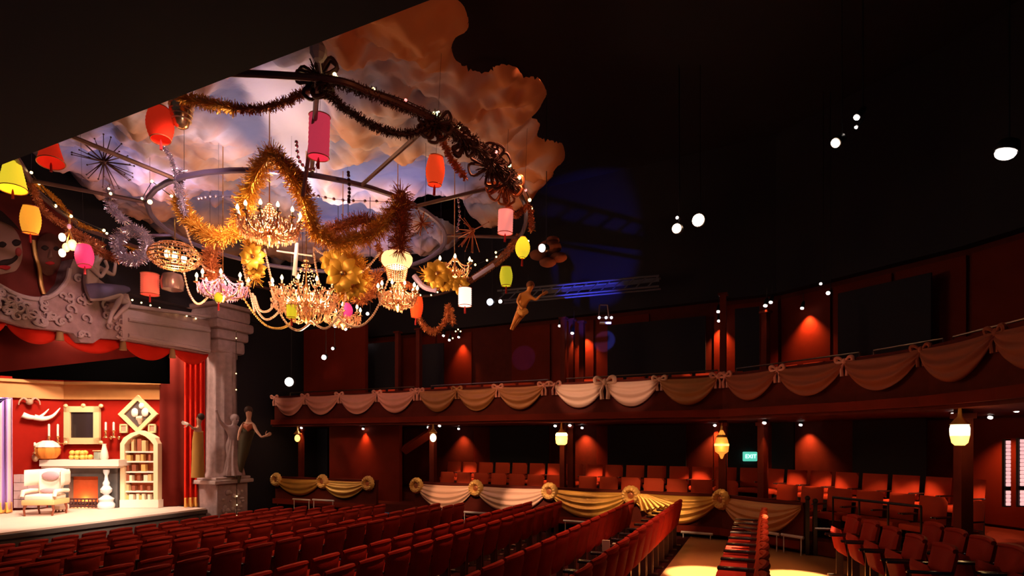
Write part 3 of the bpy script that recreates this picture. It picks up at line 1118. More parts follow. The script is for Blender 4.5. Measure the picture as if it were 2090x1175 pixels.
# painted panel with two big faces above the arch
fb = thing('face_mural', 'painted panel with a grinning clown face and a sombre face', 'painted panel', PX(60, 615, -15.25))
w0 = Vector(fb.location)
q = lambda x, y, X=-15.2: PX(x, y, X) - w0
b = MB(); b.prism([q(-120, 400), q(-20, 392), q(70, 400), (q(148, 430)), q(150, 560), q(110, 618), q(-120, 600)], (-.06, 0, 0))
b.build('backing_board', mat('oxblood_board', (.16, .02, .014), .7, var=.4, vscale=2), fb, smooth=False)


def blob(pts, X, m, name, th=.05):
    mb = MB()
    P3 = smooth_path([q(x, y, X) for x, y in pts], 4, closed=True)
    c = sum(P3, Vector()) / len(P3)
    n = len(P3)
    vs = [p for p in P3] + [c + (p - c) * .8 + Vector((th, 0, 0)) for p in P3] + [c + (p - c) * .4 + Vector((th * 1.5, 0, 0)) for p in P3] + [c + Vector((th * 1.6, 0, 0))]
    fs = []
    for k in range(2):
        for i in range(n): fs.append((k * n + i, k * n + (i + 1) % n, (k + 1) * n + (i + 1) % n, (k + 1) * n + i))
    for i in range(n): fs.append((2 * n + i, 2 * n + (i + 1) % n, 3 * n))
    mb.add(vs, fs)
    return mb.build(name, m, fb)


M_fc1 = mat('pale_pink_greasepaint', (.36, .20, .14), .7); M_fc2 = mat('brown_flesh_paint', (.13, .045, .028), .7, var=.3, vscale=5)
M_lip = mat('red_lip_paint', (.45, .03, .03), .6); M_dkp = mat('black_brown_paint', (.03, .015, .012), .7)
blob([(-50, 470), (-20, 448), (15, 455), (38, 480), (46, 520), (36, 548), (20, 556), (-20, 560), (-50, 540)], -15.14, M_fc1, 'pale_face')
blob([(0, 548), (14, 551), (22, 545), (10, 541), (-20, 543), (-30, 548)], -15.06, M_lip, 'lips', .02)
blob([(2, 531), (24, 527), (34, 520), (36, 528), (20, 540), (-8, 543)], -15.07, M_dkp, 'grin_line', .015)
blob([(24, 494), (32, 488), (43, 492), (40, 500), (30, 502)], -15.07, M_dkp, 'eye', .02)
blob([(-8, 500), (4, 492), (14, 498), (6, 506)], -15.07, M_dkp, 'eye', .02)
blob([(32, 508), (40, 505), (45, 514), (40, 523), (32, 519)], -15.07, mat('rouge_paint', (.38, .06, .05), .7), 'rouge_cheek', .02)
blob([(-40, 470), (0, 440), (40, 470), (20, 446), (-10, 425), (-60, 440)], -15.10, M_dkp, 'dark_fringe', .03)
blob([(76, 500), (84, 482), (105, 476), (124, 492), (126, 530), (112, 556), (95, 562), (80, 545)], -15.12, M_fc2, 'brown_face')
blob([(84, 505), (92, 500), (100, 506), (92, 511)], -15.05, M_dkp, 'eye', .02)
blob([(108, 507), (115, 502), (122, 508), (114, 512)], -15.05, M_dkp, 'eye', .02)
blob([(92, 536), (104, 533), (112, 537), (102, 541)], -15.04, M_lip, 'lips', .02)
blob([(101, 508), (106, 526), (100, 529), (96, 525)], -15.05, mat('light_brown_paint', (.18, .08, .05), .7), 'nose', .05)
b = MB(); b.tube(smooth_path([q(68, 490, -15.1), q(72, 520, -15.1), q(80, 548, -15.1), q(84, 580, -15.1), q(90, 600, -15.1)], 4), .04, 6)
b.build('gold_scroll', M_gold, fb)

# red swagged valance pieces with tassels below the arch
XV = -15.0
vals = [(-100, 12, 640, 655, 30), (12, 122, 655, 678, 26), (122, 252, 678, 694, 26), (252, 352, 694, 706, 26), (352, 425, 706, 720, 22)]
M_val = mat('scarlet_valance_cloth', (.75, .028, .012), .6)
for i, (a, c, ya, yc, dr) in enumerate(vals):
    def fn(s, v, a=a, c=c, ya=ya, yc=yc, dr=dr):
        px = a + (c - a) * s
        py = (ya - 18) + (yc - ya) * s + v * (24 + 1.1 * dr * (4 * s * (1 - s)) ** .8)
        p = PX(px, py, XV + .05 * math.sin(v * 9) * (4 * s * (1 - s)) + .02 * math.sin(s * 20))
        return p
    b = MB(); b.grid(fn, 20, 10)
    o = b.build('valance', M_val); o.modifiers.new('t', 'SOLIDIFY').thickness = .01
    tag(o, f'scarlet scalloped valance under the arch, {ORD[i]} from the left', 'valance', 'scarlet valance scallops')
tz = MB(); tz.lathe([(.008, 0), (.05, -.01), (.045, -.06), (.06, -.08), (.085, -.30), (.0, -.30)], 12)
tproto = None
for i, (px, py) in enumerate([(122, 668), (251, 690), (352, 708)]):
    if tproto is None:
        tproto = tz.build('tassel', mat('ochre_tassel', (.42, .24, .10), .7), recenter=False); o = tproto
    else:
        o = tproto.copy(); COL.objects.link(o)
    o.location = PX(px, py, XV + .12)
    tag(o, ['ochre tassel between left valance scallops', 'ochre tassel at the middle of the valance', 'ochre tassel at the right of the valance'][i], 'tassel', 'valance tassels')

def stripes(name, c1, c2):
    m = mat(name, c1, .5)
    nt = m.node_tree
    w = nt.nodes.new('ShaderNodeTexWave'); w.inputs['Scale'].default_value = 3.2; w.bands_direction = 'DIAGONAL'
    tc = nt.nodes.new('ShaderNodeTexCoord'); mp = nt.nodes.new('ShaderNodeMapping'); mp.inputs['Scale'].default_value = (1.6, 1.6, .0)
    nt.links.new(tc.outputs['Object'], mp.inputs['Vector']); nt.links.new(mp.outputs['Vector'], w.inputs['Vector'])
    mx = nt.nodes.new('ShaderNodeMix'); mx.data_type = 'RGBA'
    mx.inputs['A'].default_value = (*c1, 1); mx.inputs['B'].default_value = (*c2, 1)
    nt.links.new(w.outputs['Fac'], mx.inputs['Factor']); nt.links.new(mx.outputs['Result'], nt.nodes['Principled BSDF'].inputs['Base Color'])
    return m


# red tab curtain beside the column, dark red masking flat beside it
def curtain(name, p0, p1, z0, z1, m, folds, amp, label, hem=None):
    r = thing(name, label, 'curtain', (p0[0], p0[1], z0))
    u = Vector((p1[0] - p0[0], p1[1] - p0[1], 0)); L = u.length; u.normalize(); nn = Vector((u.y, -u.x, 0))

    def mk(za, zb_, nm, mm, off=0):
        mb = MB()
        def fn(s, v):
            q_ = u * (L * s) + nn * (amp * math.sin(s * folds * 2 * PI + .5 * math.sin(v * 2)) + off)
            return (q_.x, q_.y, za - z0 + (zb_ - za) * v)
        mb.grid(fn, folds * 10, 8)
        o_ = mb.build(nm, mm, r); o_.modifiers.new('t', 'SOLIDIFY').thickness = .008
    mk(z0, z1, 'drape', m)
    if hem: mk(z0, z0 + .28, 'gold_hem', hem, .015)
    return r


p0, p1 = PX(376, 1000, -15.5), PX(418, 1000, -15.25)
curtain('tab_curtain', p0, p1, STZ + .02, 5.0, M_val, 4, .06, 'bright red stage curtain with gold hem beside the column', mat('gold_hem_braid', (.85, .45, .10), .6))
p0, p1 = P(326, 1000, 17.3), P(378, 1000, 17.6)
curtain('masking_curtain', p0, p1, STZ + .02, 5.3, M_velvetd, 2, .02, 'dark red masking cloth between bookcase and stage curtain')
b = MB(); b.prism([PX(-80, 650, -15.55), PX(330, 690, -15.55), PX(330, 722, -15.55), PX(-80, 768, -15.55)], (-.05, 0, 0))
tag(b.build('header_border', M_velvetd, smooth=False), 'plain dark red cloth border behind the scalloped valance', 'curtain')
b = MB(); b.prism([P(-80, 690, 16.6), P(345, 712, 16.6), P(345, 783, 16.6), P(-80, 768, 16.6)], FWD * .04)
tag(b.build('unlit_band', mat('unlit_band_black', (.0005, .0004, .0004), 1.0), smooth=False), 'added black sheet for the unlit band above the gilt cornice of the set', 'curtain')  # black colour stands for shade where the red border falls dark

# ------------------------------------------------------------------ the set
DS = 17.4


def sd(px):
    return DS if px >= 130 else DS - 1.45 * (130 - px) / 190


def S(px, py, off=0.0, d=None):
    return P(px, py, (sd(px) if d is None else d) - off)


st = thing('set_wall', 'red wallpapered set wall curving behind the stage furniture', 'stage set')
st['kind'] = 'structure'
b = MB()
xs = [-70, -20, 30, 80, 130, 230, 327]
for a, c in zip(xs, xs[1:]):
    q0, q1 = S(a, 900), S(c, 900)
    vs = [(q0.x, q0.y, STZ), (q1.x, q1.y, STZ), (q1.x, q1.y, 4.0), (q0.x, q0.y, 4.0)]
    b.prism(vs, FWD * .08)
b.build('wall_flat', M_set_red, st, smooth=False)
b = MB()
M_corn = mat('gilt_cornice', (.62, .27, .09), .6, .0, var=.2, vscale=3)
for a, c in zip(xs, xs[1:]):
    for (z0, z1, o) in ((3.40, 3.46, .08), (3.46, 3.84, .05), (3.84, 3.92, .14)):
        q0, q1 = S(a, 900, o), S(c, 900, o)
        b.prism([(q0.x, q0.y, z0), (q1.x, q1.y, z0), (q1.x, q1.y, z1), (q0.x, q0.y, z1)], FWD * (o + .02))
b.build('cornice', M_corn, st, smooth=False)

# lavender curtain far left
curtain('set_curtain', P(-40, 1000, 15.6), P(26, 1000, 15.9), STZ + .02, 3.35, stripes('lavender_striped_silk', (.85, .55, .50), (.36, .20, .62)), 5, .07,
        'lavender silk curtain with gold hem at left edge of the set', MATS['gold_hem_braid'])
b = MB()
b.grid(lambda s, v: P(-40 + 62 * s, 812 + 40 * v * (1 - s * .9) + 8 * math.sin(s * 6) * v, 15.35 - .06 * math.sin(v * 14)), 14, 14)
tag(b.build('curtain_swag', mat('violet_silk', (.50, .36, .85), .4)), 'violet silk swag at top of the lavender curtain', 'curtain')

# mirror
mr = thing('wall_mirror', 'gilt framed mirror with dark glass above the mantelpiece', 'mirror', S(171, 906, .05))
w0 = Vector(mr.location)
L = lambda px, py, o=.05, d=None: S(px, py, o, d) - w0
b = MB()
for (x0, y0, x1, y1) in ((134, 829, 206, 841), (134, 893, 206, 906), (134, 829, 146, 906), (194, 829, 206, 906)):
    b.prism([L(x0, y0), L(x1, y0), L(x1, y1), L(x0, y1)], -FWD * .08)
for (x, y) in ((134, 828), (206, 828), (134, 903), (206, 903), (170, 827)):
    b.ball(L(x, y, .12), (.08, .05, .06), 8, 6)
b.build('frame', M_goldleaf, mr)
b = MB(); b.prism([L(145, 840), L(195, 840), L(195, 894), L(145, 894)], -FWD * .02)
b.build('glass', mat('dark_mirror_glass', (.03, .02, .018), .15), mr, smooth=False)

# diamond picture
dm = thing('diamond_picture', 'diamond-shaped gilt picture of pale fruit above the bookcase', 'picture', S(284, 884, .05))
w0 = Vector(dm.location)
b = MB()
o4 = [(284, 806), (324, 845), (284, 884), (244, 845)]
i4 = [(284, 817), (312, 845), (284, 873), (256, 845)]
for k in range(4):
    j = (k + 1) % 4
    b.prism([L(*o4[k]), L(*o4[j]), L(*i4[j]), L(*i4[k])], -FWD * .08)
b.build('frame', M_goldleaf, dm, smooth=False)
b = MB(); b.prism([L(*p) for p in i4], -FWD * .03); b.build('canvas', mat('dark_canvas', (.10, .07, .06), .7), dm, smooth=False)
for (x, y, r) in ((289, 828, .10), (275, 842, .14), (296, 841, .14)):
    b = MB(); b.ball(L(x, y, .10), (r, .06, r), 12, 8); b.build('painted_fruit', M_white, dm)
b = MB(); b.tube([L(280, 853, .1), L(292, 853, .1)], .07, 8); b.tube([L(286, 855, .1), L(286, 866, .1)], [.09, .03], 8); b.build('painted_bowl', mat('tan_bowl', (.6, .45, .32), .5), dm)

for i, (x, y) in enumerate([(254, 874), (312, 874)]):
    r = thing('small_print', ['small framed print left of the diamond picture tip', 'small framed print right of the diamond picture tip'][i], 'picture', S(x, y + 9, .04))
    w0 = Vector(r.location)
    b = MB()
    for (x0, y0, x1, y1) in ((-8, -9, 8, -6), (-8, 6, 8, 9), (-8, -9, -5, 9), (5, -9, 8, 9)):
        b.prism([L(x + x0, y + y0), L(x + x1, y + y0), L(x + x1, y + y1), L(x + x0, y + y1)], -FWD * .05)
    b.build('frame', M_goldleaf, r, smooth=False)
    b = MB(); b.prism([L(x - 5, y - 6), L(x + 5, y - 6), L(x + 5, y + 6), L(x - 5, y + 6)], -FWD * .02)
    b.build('print', mat('sepia_print', (.55, .28, .18), .7), r, smooth=False)

# arched bookcase
bc = thing('bookcase', 'cream gothic-arched bookcase with six shelves beside the fireplace', 'bookcase', S(284, 1034, .3, DS))
bc.location.z = STZ
w0 = Vector(bc.location)
arch_o = [(245, 1034), (245, 905), (252, 893), (266, 884), (284, 878), (302, 884), (316, 893), (322, 905), (322, 1034)]
arch_i = [(254, 1022), (254, 907), (262, 897), (272, 890), (284, 885), (296, 890), (305, 897), (313, 907), (313, 1022)]
b = MB()
for k in range(8):
    b.prism([L(*arch_o[k], .30, DS), L(*arch_o[k + 1], .30, DS), L(*arch_i[k + 1], .30, DS), L(*arch_i[k], .30, DS)], FWD * .26)
b.build('arched_frame', mat('cream_yellow_paint', (.92, .70, .42), .5), bc, smooth=False)
b = MB(); b.prism([L(244, 1020, .33, DS), L(323, 1020, .33, DS), L(323, 1036, .33, DS), L(244, 1036, .33, DS)], FWD * .3); b.build('plinth', M_white, bc, smooth=False)
b = MB(); b.prism([L(x, y, .06, DS) for x, y in arch_i], FWD * .03); b.build('back_panel', mat('brick_red_backing', (.40, .09, .035), .8), bc, smooth=False)
for y in (922, 942, 963, 983, 1003):
    b = MB(); b.prism([L(254, y - 1.5, .26, DS), L(313, y - 1.5, .26, DS), L(313, y + 1.5, .26, DS), L(254, y + 1.5, .26, DS)], FWD * .2)
    b.build('shelf', M_white, bc, smooth=False)
BK = [mat('book_' + n, c, .7) for n, c in (('russet', (.35, .10, .05)), ('tan', (.75, .45, .20)), ('cream', (.9, .72, .50)), ('brown', (.28, .08, .04)), ('ochre', (.7, .40, .12)))]
BN = ['russet', 'tan', 'cream', 'brown', 'ochre']
SHN = ['top', 'second', 'third', 'fourth', 'fifth', 'bottom']
rs = random.Random(3)
for si, (yt, yb) in enumerate(((892, 920.5), (926, 940.5), (946, 961.5), (967, 981.5), (987, 1001.5), (1007, 1020))):
    x = 258 if si else 268
    k = 0
    while x < (306 if si else 294):
        w = rs.choice([5, 6, 7, 9]); hgt = (yb - yt) * rs.uniform(.7, .98)
        c = rs.randrange(5)
        b = MB()
        q0, q1 = S(x, yb, .22, DS), S(x + w - .6, yb - hgt, .22, DS)
        b.prism([(q0.x, q0.y, q0.z), (q1.x, q1.y, q0.z), (q1.x, q1.y, q1.z), (q0.x, q0.y, q1.z)], FWD * .12)
        tag(b.build('book', BK[c], smooth=False), f'{BN[c]} book, {ORD[k]} from left on the {SHN[si]} bookcase shelf', 'book', f'books on the {SHN[si]} shelf')
        k += 1
        x += w + (rs.choice([0, 1, 6, 10]))

# fireplace
fp = thing('fireplace', 'dark marble fireplace with white mantel and turned columns', 'fireplace', S(165, 1036, .4, DS))
fp.location.z = STZ
w0 = Vector(fp.location)
b = MB()
b.rbox(L(160, 944, .40, DS), (2.30, .55, .10), .02, 1, M=None)
b2 = MB()
b2.prism([L(80, 938, .62, DS), L(242, 938, .62, DS), L(242, 951, .62, DS), L(80, 951, .62, DS)], FWD * .6)
b2.prism([L(84, 951, .55, DS), L(240, 951, .55, DS), L(240, 955, .55, DS), L(84, 955, .55, DS)], FWD * .5)
b2.build('mantel_shelf', M_white, fp, smooth=False)
M_slate = mat('slate_marble', (.10, .09, .085), .3, var=.6, vscale=4)
b = MB()
for (x0, y0, x1, y1) in ((88, 955, 140, 1035), (200, 955, 240, 1035), (140, 955, 200, 972)):
    b.prism([L(x0, y0, .25, DS), L(x1, y0, .25, DS), L(x1, y1, .25, DS), L(x0, y1, .25, DS)], FWD * .24)
b.build('surround', M_slate, fp, smooth=False)
b = MB(); b.prism([L(140, 971, .06, DS), L(201, 971, .06, DS), L(201, 1036, .06, DS), L(140, 1036, .06, DS)], FWD * .03)
b.build('fireback', mat('orange_brick_fireback', (.55, .10, .03), .7, var=.25, vscale=6), fp, smooth=False)
b = MB()
for k in range(8):
    x = 143 + k * 7.5
    b.tube([L(x, 1036, .42, DS), L(x, 1018, .42, DS)], .018, 6)
b.tube([L(140, 1018, .42, DS), L(198, 1018, .42, DS)], .025, 6); b.tube([L(140, 1033, .42, DS), L(198, 1033, .42, DS)], .03, 6)
for k in range(9): b.ball(L(146 + k * 6, 1027, .3, DS), (.07, .07, .06), 7, 5)
point(w0 + L(170, 1022, .16, DS), 14, (1, .45, .15), .05)
b.build('fire_grate', mat('iron_grate', (.10, .04, .035), .5, .4), fp)
# turned white baluster column supporting the mantel
b = MB()
c = L(217, 1036, .42, DS)
b.lathe([(.19, 0), (.22, .05), (.22, .12), (.17, .20), (.20, .28), (.10, .36), (.06, .40), (.14, .48), (.15, .56), (.08, .66), (.09, .74), (.05, .82), (.04, .95), (.08, 1.05), (.08, 1.12)], 20, (c.x, c.y, 0))
b.build('turned_column', mat('blue_white_porcelain', (.72, .74, .74), .25), fp)
# things on the mantel
ztop = S(160, 938, .6, DS).z
def on_mantel(px): 
    p_ = S(px, 938, .40, DS); return (p_.x, p_.y, ztop)
cd = thing('pumpkin', 'carved orange pumpkin with white markings on the mantelpiece', 'pumpkin', on_mantel(104))
cd.location -= FWD * .12
b = MB(); b.lathe([(.02, 0), (.20, .04), (.29, .17), (.30, .30), (.24, .46), (.10, .54), (.02, .52)], 40, wob=.05, wn=10)
b.build('shell', mat('orange_pumpkin', (.75, .25, .04), .5), cd)
b = MB(); b.lathe([(.30, .36), (.25, .47), (.11, .55)], 40, wob=.05, wn=10, cap=False); b.build('frosted_top', M_white, cd)
b = MB(); b.tube([(0, 0, .52), (.02, 0, .60), (.06, 0, .66)], [.035, .025, .02], 7); b.build('stalk', BK[3], cd)
rs = random.Random(9)
for k in range(11):
    p_ = on_mantel(152 + (k % 6) * 5.5)
    b = MB(); b.ball((0, 0, .075), (.078, .078, .075), 10, 7)
    o = b.build('apple', mat('yellow_fruit_skin', (.85, .55, .10), .4), recenter=False)
    o.location = (p_[0] + rs.uniform(-.02, .02), p_[1] + (.07 if k % 2 else -.07), p_[2] + (.12 if k > 5 else 0))
    tag(o, f'yellow fruit, {ORD[k % 6]} from left in the {"upper" if k > 5 else "lower"} layer on the mantelpiece', 'fruit', 'yellow fruit heap on the mantelpiece')
vb = thing('white_bottle', 'tall white vase at the right of the mantelpiece', 'vase', on_mantel(213))
b = MB(); b.lathe([(.09, 0), (.11, .06), (.09, .22), (.06, .34), (.05, .42), (.06, .46)], 16); b.build('vase_body', M_white, vb)
cl = thing('mantel_clock', 'small grey-green glass case on the mantelpiece', 'clock', on_mantel(201))
b = MB(); b.rbox((0, 0, .12), (.20, .16, .22), .02); b.build('case', mat('grey_green_glass', (.35, .38, .30), .2), cl)
b = MB(); b.rbox((0, 0, .255), (.24, .2, .03), .01); b.build('case_top', M_goldleaf, cl)


def candlestick(loc, label, h=.55, kind='mantel'):
    r = thing('candlestick', label, 'candlestick', loc, group='candlesticks on the set')
    b = MB(); b.lathe([(.07, 0), (.05, .03), (.02, .06), (.03, .12), (.02, .16), (.045, .20), (.045, .22)], 12); b.build('holder', M_brass, r)
    b = MB(); b.lathe([(.028, .22), (.028, h), (.006, h + .02)], 10); b.build('candle', M_white, r)
    return r


for i, (px, py, h, lab) in enumerate([(100, 905, .55, 'left candle of the pair beside the mirror\'s left side'), (118, 905, .55, 'candle nearest the mirror frame on its left side'),
                                   (216, 893, .44, 'first candle sconce right of the mirror'), (232, 893, .44, 'candle sconce nearest the small print'), (71, 925, .30, 'lone candle above the armchair on the left')]):
    c = candlestick(S(px, py, .30), lab, h)
    b = MB(); b.tube([(0, 0, 0), tuple(FWD * .20)], .015, 6); b.ball(tuple(FWD * .22), (.05, .03, .06), 8, 6); b.build('wall_bracket', M_brass, c)
# round bedside clock below lone candle
r = thing('round_plaque', 'round pale wall plaque under the lone candle', 'plaque', S(72, 942, .2))
b = MB(); b.ball((0, 0, .12), (.13, .06, .12), 14, 8); b.build('plaque_disc', mat('pale_brown_plaque', (.6, .38, .22), .5), r)
# white horns / tusks
hn = thing('wall_tusks', 'pair of white curved tusks mounted on the red wall', 'trophy', S(80, 850, .15))
w0 = Vector(hn.location)
for pts in ([(46, 846), (62, 851), (82, 850), (100, 834)], [(70, 851), (90, 854), (108, 848), (123, 832)]):
    b = MB(); pp = smooth_path([L(x, y, .15) for x, y in pts], 5)
    b.tube(pp, [.085 - .075 * (i / (len(pp) - 1)) ** 1.5 for i in range(len(pp))], 10); b.build('tusk', M_white, hn)
rm = thing('ram_skull', 'small curly horned skull above the tusks', 'trophy', S(60, 828, .12))
w0 = Vector(rm.location)
b = MB(); b.ball(L(60, 820, .14), (.12, .08, .09), 10, 7); b.build('skull', mat('bone_tan', (.45, .27, .18), .6), rm)
for s in (-1, 1):
    b = MB(); b.tube(smooth_path([L(60 + s * 4, 817, .16), L(60 + s * 12, 812, .16), L(60 + s * 20, 818, .16), L(60 + s * 22, 826, .16)], 4), [.035 - .002 * i for i in range(13)], 7); b.build('horn', MATS['bone_tan'], rm)

# grey stone chest left of the fireplace
r = thing('stone_pier', 'stack of mauve stone blocks behind the armchair', 'masonry', S(45, 1036, .3))
r.location.z = STZ
w0 = Vector(r.location)
M_stone = mat('mauve_stone', (.38, .24, .24), .8, var=.3, vscale=5)
for j, (y0, y1) in enumerate(((968, 984), (985, 1001), (1002, 1018), (1019, 1036))):
    for (x0, x1) in (((28, 55), (56, 84)) if j % 2 else ((28, 42), (43, 70), (71, 84))):
        b = MB(); b.prism([L(x0, y0, .22), L(x1, y0, .22), L(x1, y1, .22), L(x0, y1, .22)], FWD * .2); b.build('stone', M_stone, r, smooth=False)

# wing armchair facing the house
ac = thing('wing_armchair', 'cream buttoned wing armchair with mauve cushion on the stage', 'armchair', P(93, 1050, 15.55), TH + .12)
ac.location.z = STZ
M_up = mat('cream_damask', (.90, .76, .60), .6, bump=.2, bscale=14)
b = MB()
def bk(s_):
    def fn(a, v):
        x = a * 2 - 1
        w = .31 + .17 * v ** 1.3
        e = max(0, 1 - abs(x) ** 6) ** .5 * max(0, 1 - abs(v * 2 - 1) ** 8) ** .5
        return (x * w, .30 + .13 * v - .10 * x * x + s_ * .08 * e, .45 + .72 * v + .05 * (1 - x * x) * v)
    return fn
b.grid(bk(1), 14, 12); b.grid(bk(-1), 14, 12); b.build('back', M_up, ac)
b = MB(); b.rbox((0, 0, .47), (.78, .68, .16), .05, 3); b.build('seat_cushion', M_up, ac)
b = MB(); b.rbox((0, .02, .35), (.92, .74, .14), .03, 2); b.build('seat_rail', mat('gold_fringe', (.80, .50, .22), .6), ac)
for s in (-1, 1):
    b = MB(); pad(b, .60, .42, .12, .55, 0, 0, 8, 6, 0, 0)
    o = b.build('wing', M_up, ac); o.rotation_euler = (0, 0, PI / 2 + s * .18); o.location = (s * .46, .16, .22)
    b = MB(); b.tube([(s * .43, .34, .62), (s * .45, .05, .64), (s * .45, -.28, .62), (s * .45, -.32, .5)], [.055, .06, .065, .05], 10); b.build('arm', M_up, ac)
    for yy in (-.28, .30):
        b = MB(); b.tube([(s * .38, yy, .30), (s * .41, yy * 1.05, .16), (s * .38, yy * 1.1, .0)], [.045, .03, .022], 8); b.build('leg', mat('mahogany', (.22, .05, .02), .35), ac)
b = MB(); b.ball((0, .22, 1.02), (.26, .07, .12), 14, 8); b.build('head_cushion', mat('mauve_cushion', (.50, .30, .33), .8), ac)
b = MB(); b.ball((0, .17, .62), (.28, .06, .07), 14, 8); b.build('lumbar_cushion', MATS['mauve_cushion'], ac)
ac.scale = (.86, .9, 1.0)
# small fluffy footstool
r = thing('hearth_rug_roll', 'small woolly cream footstool between armchair and grate', 'footstool', P(124, 1044, 16.2))
r.location.z = STZ
b = MB(); b.lathe([(.14, .06), (.19, .09), (.19, .18), (.13, .23), (0.01, .24)], 20, wob=.04, wn=9); b.build('cushion', M_white, r)
for k in range(4):
    b = MB(); b.tube([(.11 * math.cos(k * PI / 2 + .7), .11 * math.sin(k * PI / 2 + .7), .07), (.12 * math.cos(k * PI / 2 + .7), .12 * math.sin(k * PI / 2 + .7), 0)], .02, 6); b.build('leg', MATS['mahogany'], r)
r.name = 'footstool'

# ================================================================== CLOUD CEILING
ZC = 8.25
outl = [(-60, 250), (20, 290), (72, 316), (92, 330), (128, 338), (150, 372), (190, 392), (222, 424), (268, 430), (300, 458), (345, 468), (362, 498), (420, 500), (470, 524), (540, 512), (560, 548),
        (620, 520), (690, 545), (770, 512), (812, 528), (850, 518), (902, 514), (942, 494), (925, 468), (880, 448), (845, 430), (800, 428), (838, 406), (890, 396), (935, 398), (948, 430), (966, 446), (1000, 450),
        (1044, 440), (1072, 410), (1092, 402), (1128, 372), (1128, 356), (1152, 338), (1146, 306), (1112, 298), (1096, 290), (1102, 266), (1080, 248), (1100, 232), (1116, 208), (1100, 176), (1068, 172),
        (1050, 152), (1012, 150), (996, 164), (962, 158), (930, 140), (922, 112), (934, 90), (956, 76), (948, 36), (912, 4), (860, -8), (800, -30)]
o3 = [PZ(x, y, ZC) for x, y in outl]
poly = [(p.x, p.y) for p in smooth_path(o3, 4)] + [(-6.5, 4.2), (-12, 4.0), (-18.5, 4.0)]
PA = np.array(poly); PB = np.roll(PA, -1, 0)
st_ = .055
gx = np.arange(-19, -2.5, st_); gy = np.arange(4, 19.5, st_)
GX, GY = np.meshgrid(gx, gy)
Q = np.stack([GX.ravel(), GY.ravel()], 1)
best = np.full(len(Q), 1e9); near = Q.copy(); inside = np.zeros(len(Q), bool)
for a_, b_ in zip(PA, PB):
    e = b_ - a_
    t = np.clip(((Q - a_) @ e) / max(1e-9, e @ e), 0, 1)
    c_ = a_ + t[:, None] * e
    dd = np.hypot(*(Q - c_).T)
    m_ = dd < best
    best[m_] = dd[m_]; near[m_] = c_[m_]
    cond = (a_[1] > Q[:, 1]) != (b_[1] > Q[:, 1])
    if abs(e[1]) > 1e-9:
        xi = a_[0] + (Q[:, 1] - a_[1]) * e[0] / e[1]
        inside ^= cond & (Q[:, 0] < xi)
rg = np.random.RandomState(4)
puffs = []
for k in range(230):
    x, y = rg.uniform(-17, -3.3), rg.uniform(5, 17.5)
    puffs.append((x, y, rg.choice([.35, .5, .7, 1.0, 1.35], p=[.3, .3, .2, .13, .07])))
# lumps follow the rim of the cloud
for (x, y) in poly[::5][:50]:
    cx, cy = -9.5, 10.5
    puffs.append((x + (cx - x) * .07, y + (cy - y) * .07, .6))
cone = [PZ(x, y, ZC) for x, y in [(478, 152), (640, 95), (668, 300), (640, 400), (600, 400), (560, 270)]]
blue = [[PZ(x, y, ZC) for x, y in pl] for pl in (
    [(370, 190), (480, 150), (555, 262), (600, 392), (520, 300), (430, 220)], [(680, 330), (780, 300), (900, 320), (1000, 350), (960, 380), (800, 360), (700, 372)],
    [(600, 400), (700, 390), (800, 420), (700, 450), (620, 440)], [(560, 80), (640, 60), (640, 100), (560, 125)], [(200, 300), (260, 300), (240, 330)])]


def soft_in(poly3, w=.25):
    A_ = np.array([(p.x, p.y) for p in poly3]); B_ = np.roll(A_, -1, 0)
    ins = np.zeros(len(Q), bool); bd = np.full(len(Q), 1e9)
    for a_, b_ in zip(A_, B_):
        e = b_ - a_
        t = np.clip(((Q - a_) @ e) / (e @ e + 1e-9), 0, 1)
        bd = np.minimum(bd, np.hypot(*(Q - (a_ + t[:, None] * e)).T))
        cond = (a_[1] > Q[:, 1]) != (b_[1] > Q[:, 1])
        if abs(e[1]) > 1e-9: ins ^= cond & (Q[:, 0] < a_[0] + (Q[:, 1] - a_[1]) * e[0] / e[1])
    s_ = np.where(ins, bd, -bd)
    return np.clip(s_ / w + .5, 0, 1)


hh = np.zeros(len(Q))
for (x, y, r) in puffs:
    d2 = (Q[:, 0] - x) ** 2 + ((Q[:, 1] - y) * 1.25) ** 2
    hh = np.maximum(hh, np.sqrt(np.clip(r * r - d2, 0, None)) * (.42 if r < .9 else .24))
nz = np.zeros(len(Q))
for i_ in range(len(Q)):
    if inside[i_] or best[i_] < .2:
        nz[i_] = noise.fractal((Q[i_, 0] * 1.6, Q[i_, 1] * 1.6, 3.3), .9, 2.1, 5)
nz2 = np.zeros(len(Q))
for i_ in range(len(Q)):
    if inside[i_]: nz2[i_] = noise.fractal((Q[i_, 0] * .9 + 40, Q[i_, 1] * 2.6, 9.1), 1.0, 2.2, 5)
hh = hh + .26 * nz + .10 * nz2
flat = soft_in(cone, .3)
for bl in blue: flat = np.maximum(flat, .85 * soft_in(bl, .4))
hh = hh * (1 - .9 * flat)
edge = np.clip(best / .45, 0, 1) ** .5
hh = hh * edge * np.where(inside, 1, 0)
pos = np.where(inside[:, None], Q, near)
vid = -np.ones(len(Q), int)
ny, nx = GX.shape
ii = np.arange(len(Q)).reshape(ny, nx)
qa, qb, qc, qd = ii[:-1, :-1].ravel(), ii[:-1, 1:].ravel(), ii[1:, 1:].ravel(), ii[1:, :-1].ravel()
keep = (inside[qa].astype(int) + inside[qb] + inside[qc] + inside[qd]) >= 2
fq = np.stack([qa[keep], qb[keep], qc[keep], qd[keep]], 1)
us = np.unique(fq)
vid[us] = np.arange(len(us))
vs = np.column_stack([pos[us], ZC + .18 - hh[us] - .18 * edge[us]])
me = bpy.data.meshes.new('cloud_ceiling')
me.from_pydata(vs.tolist(), [], vid[fq].tolist())
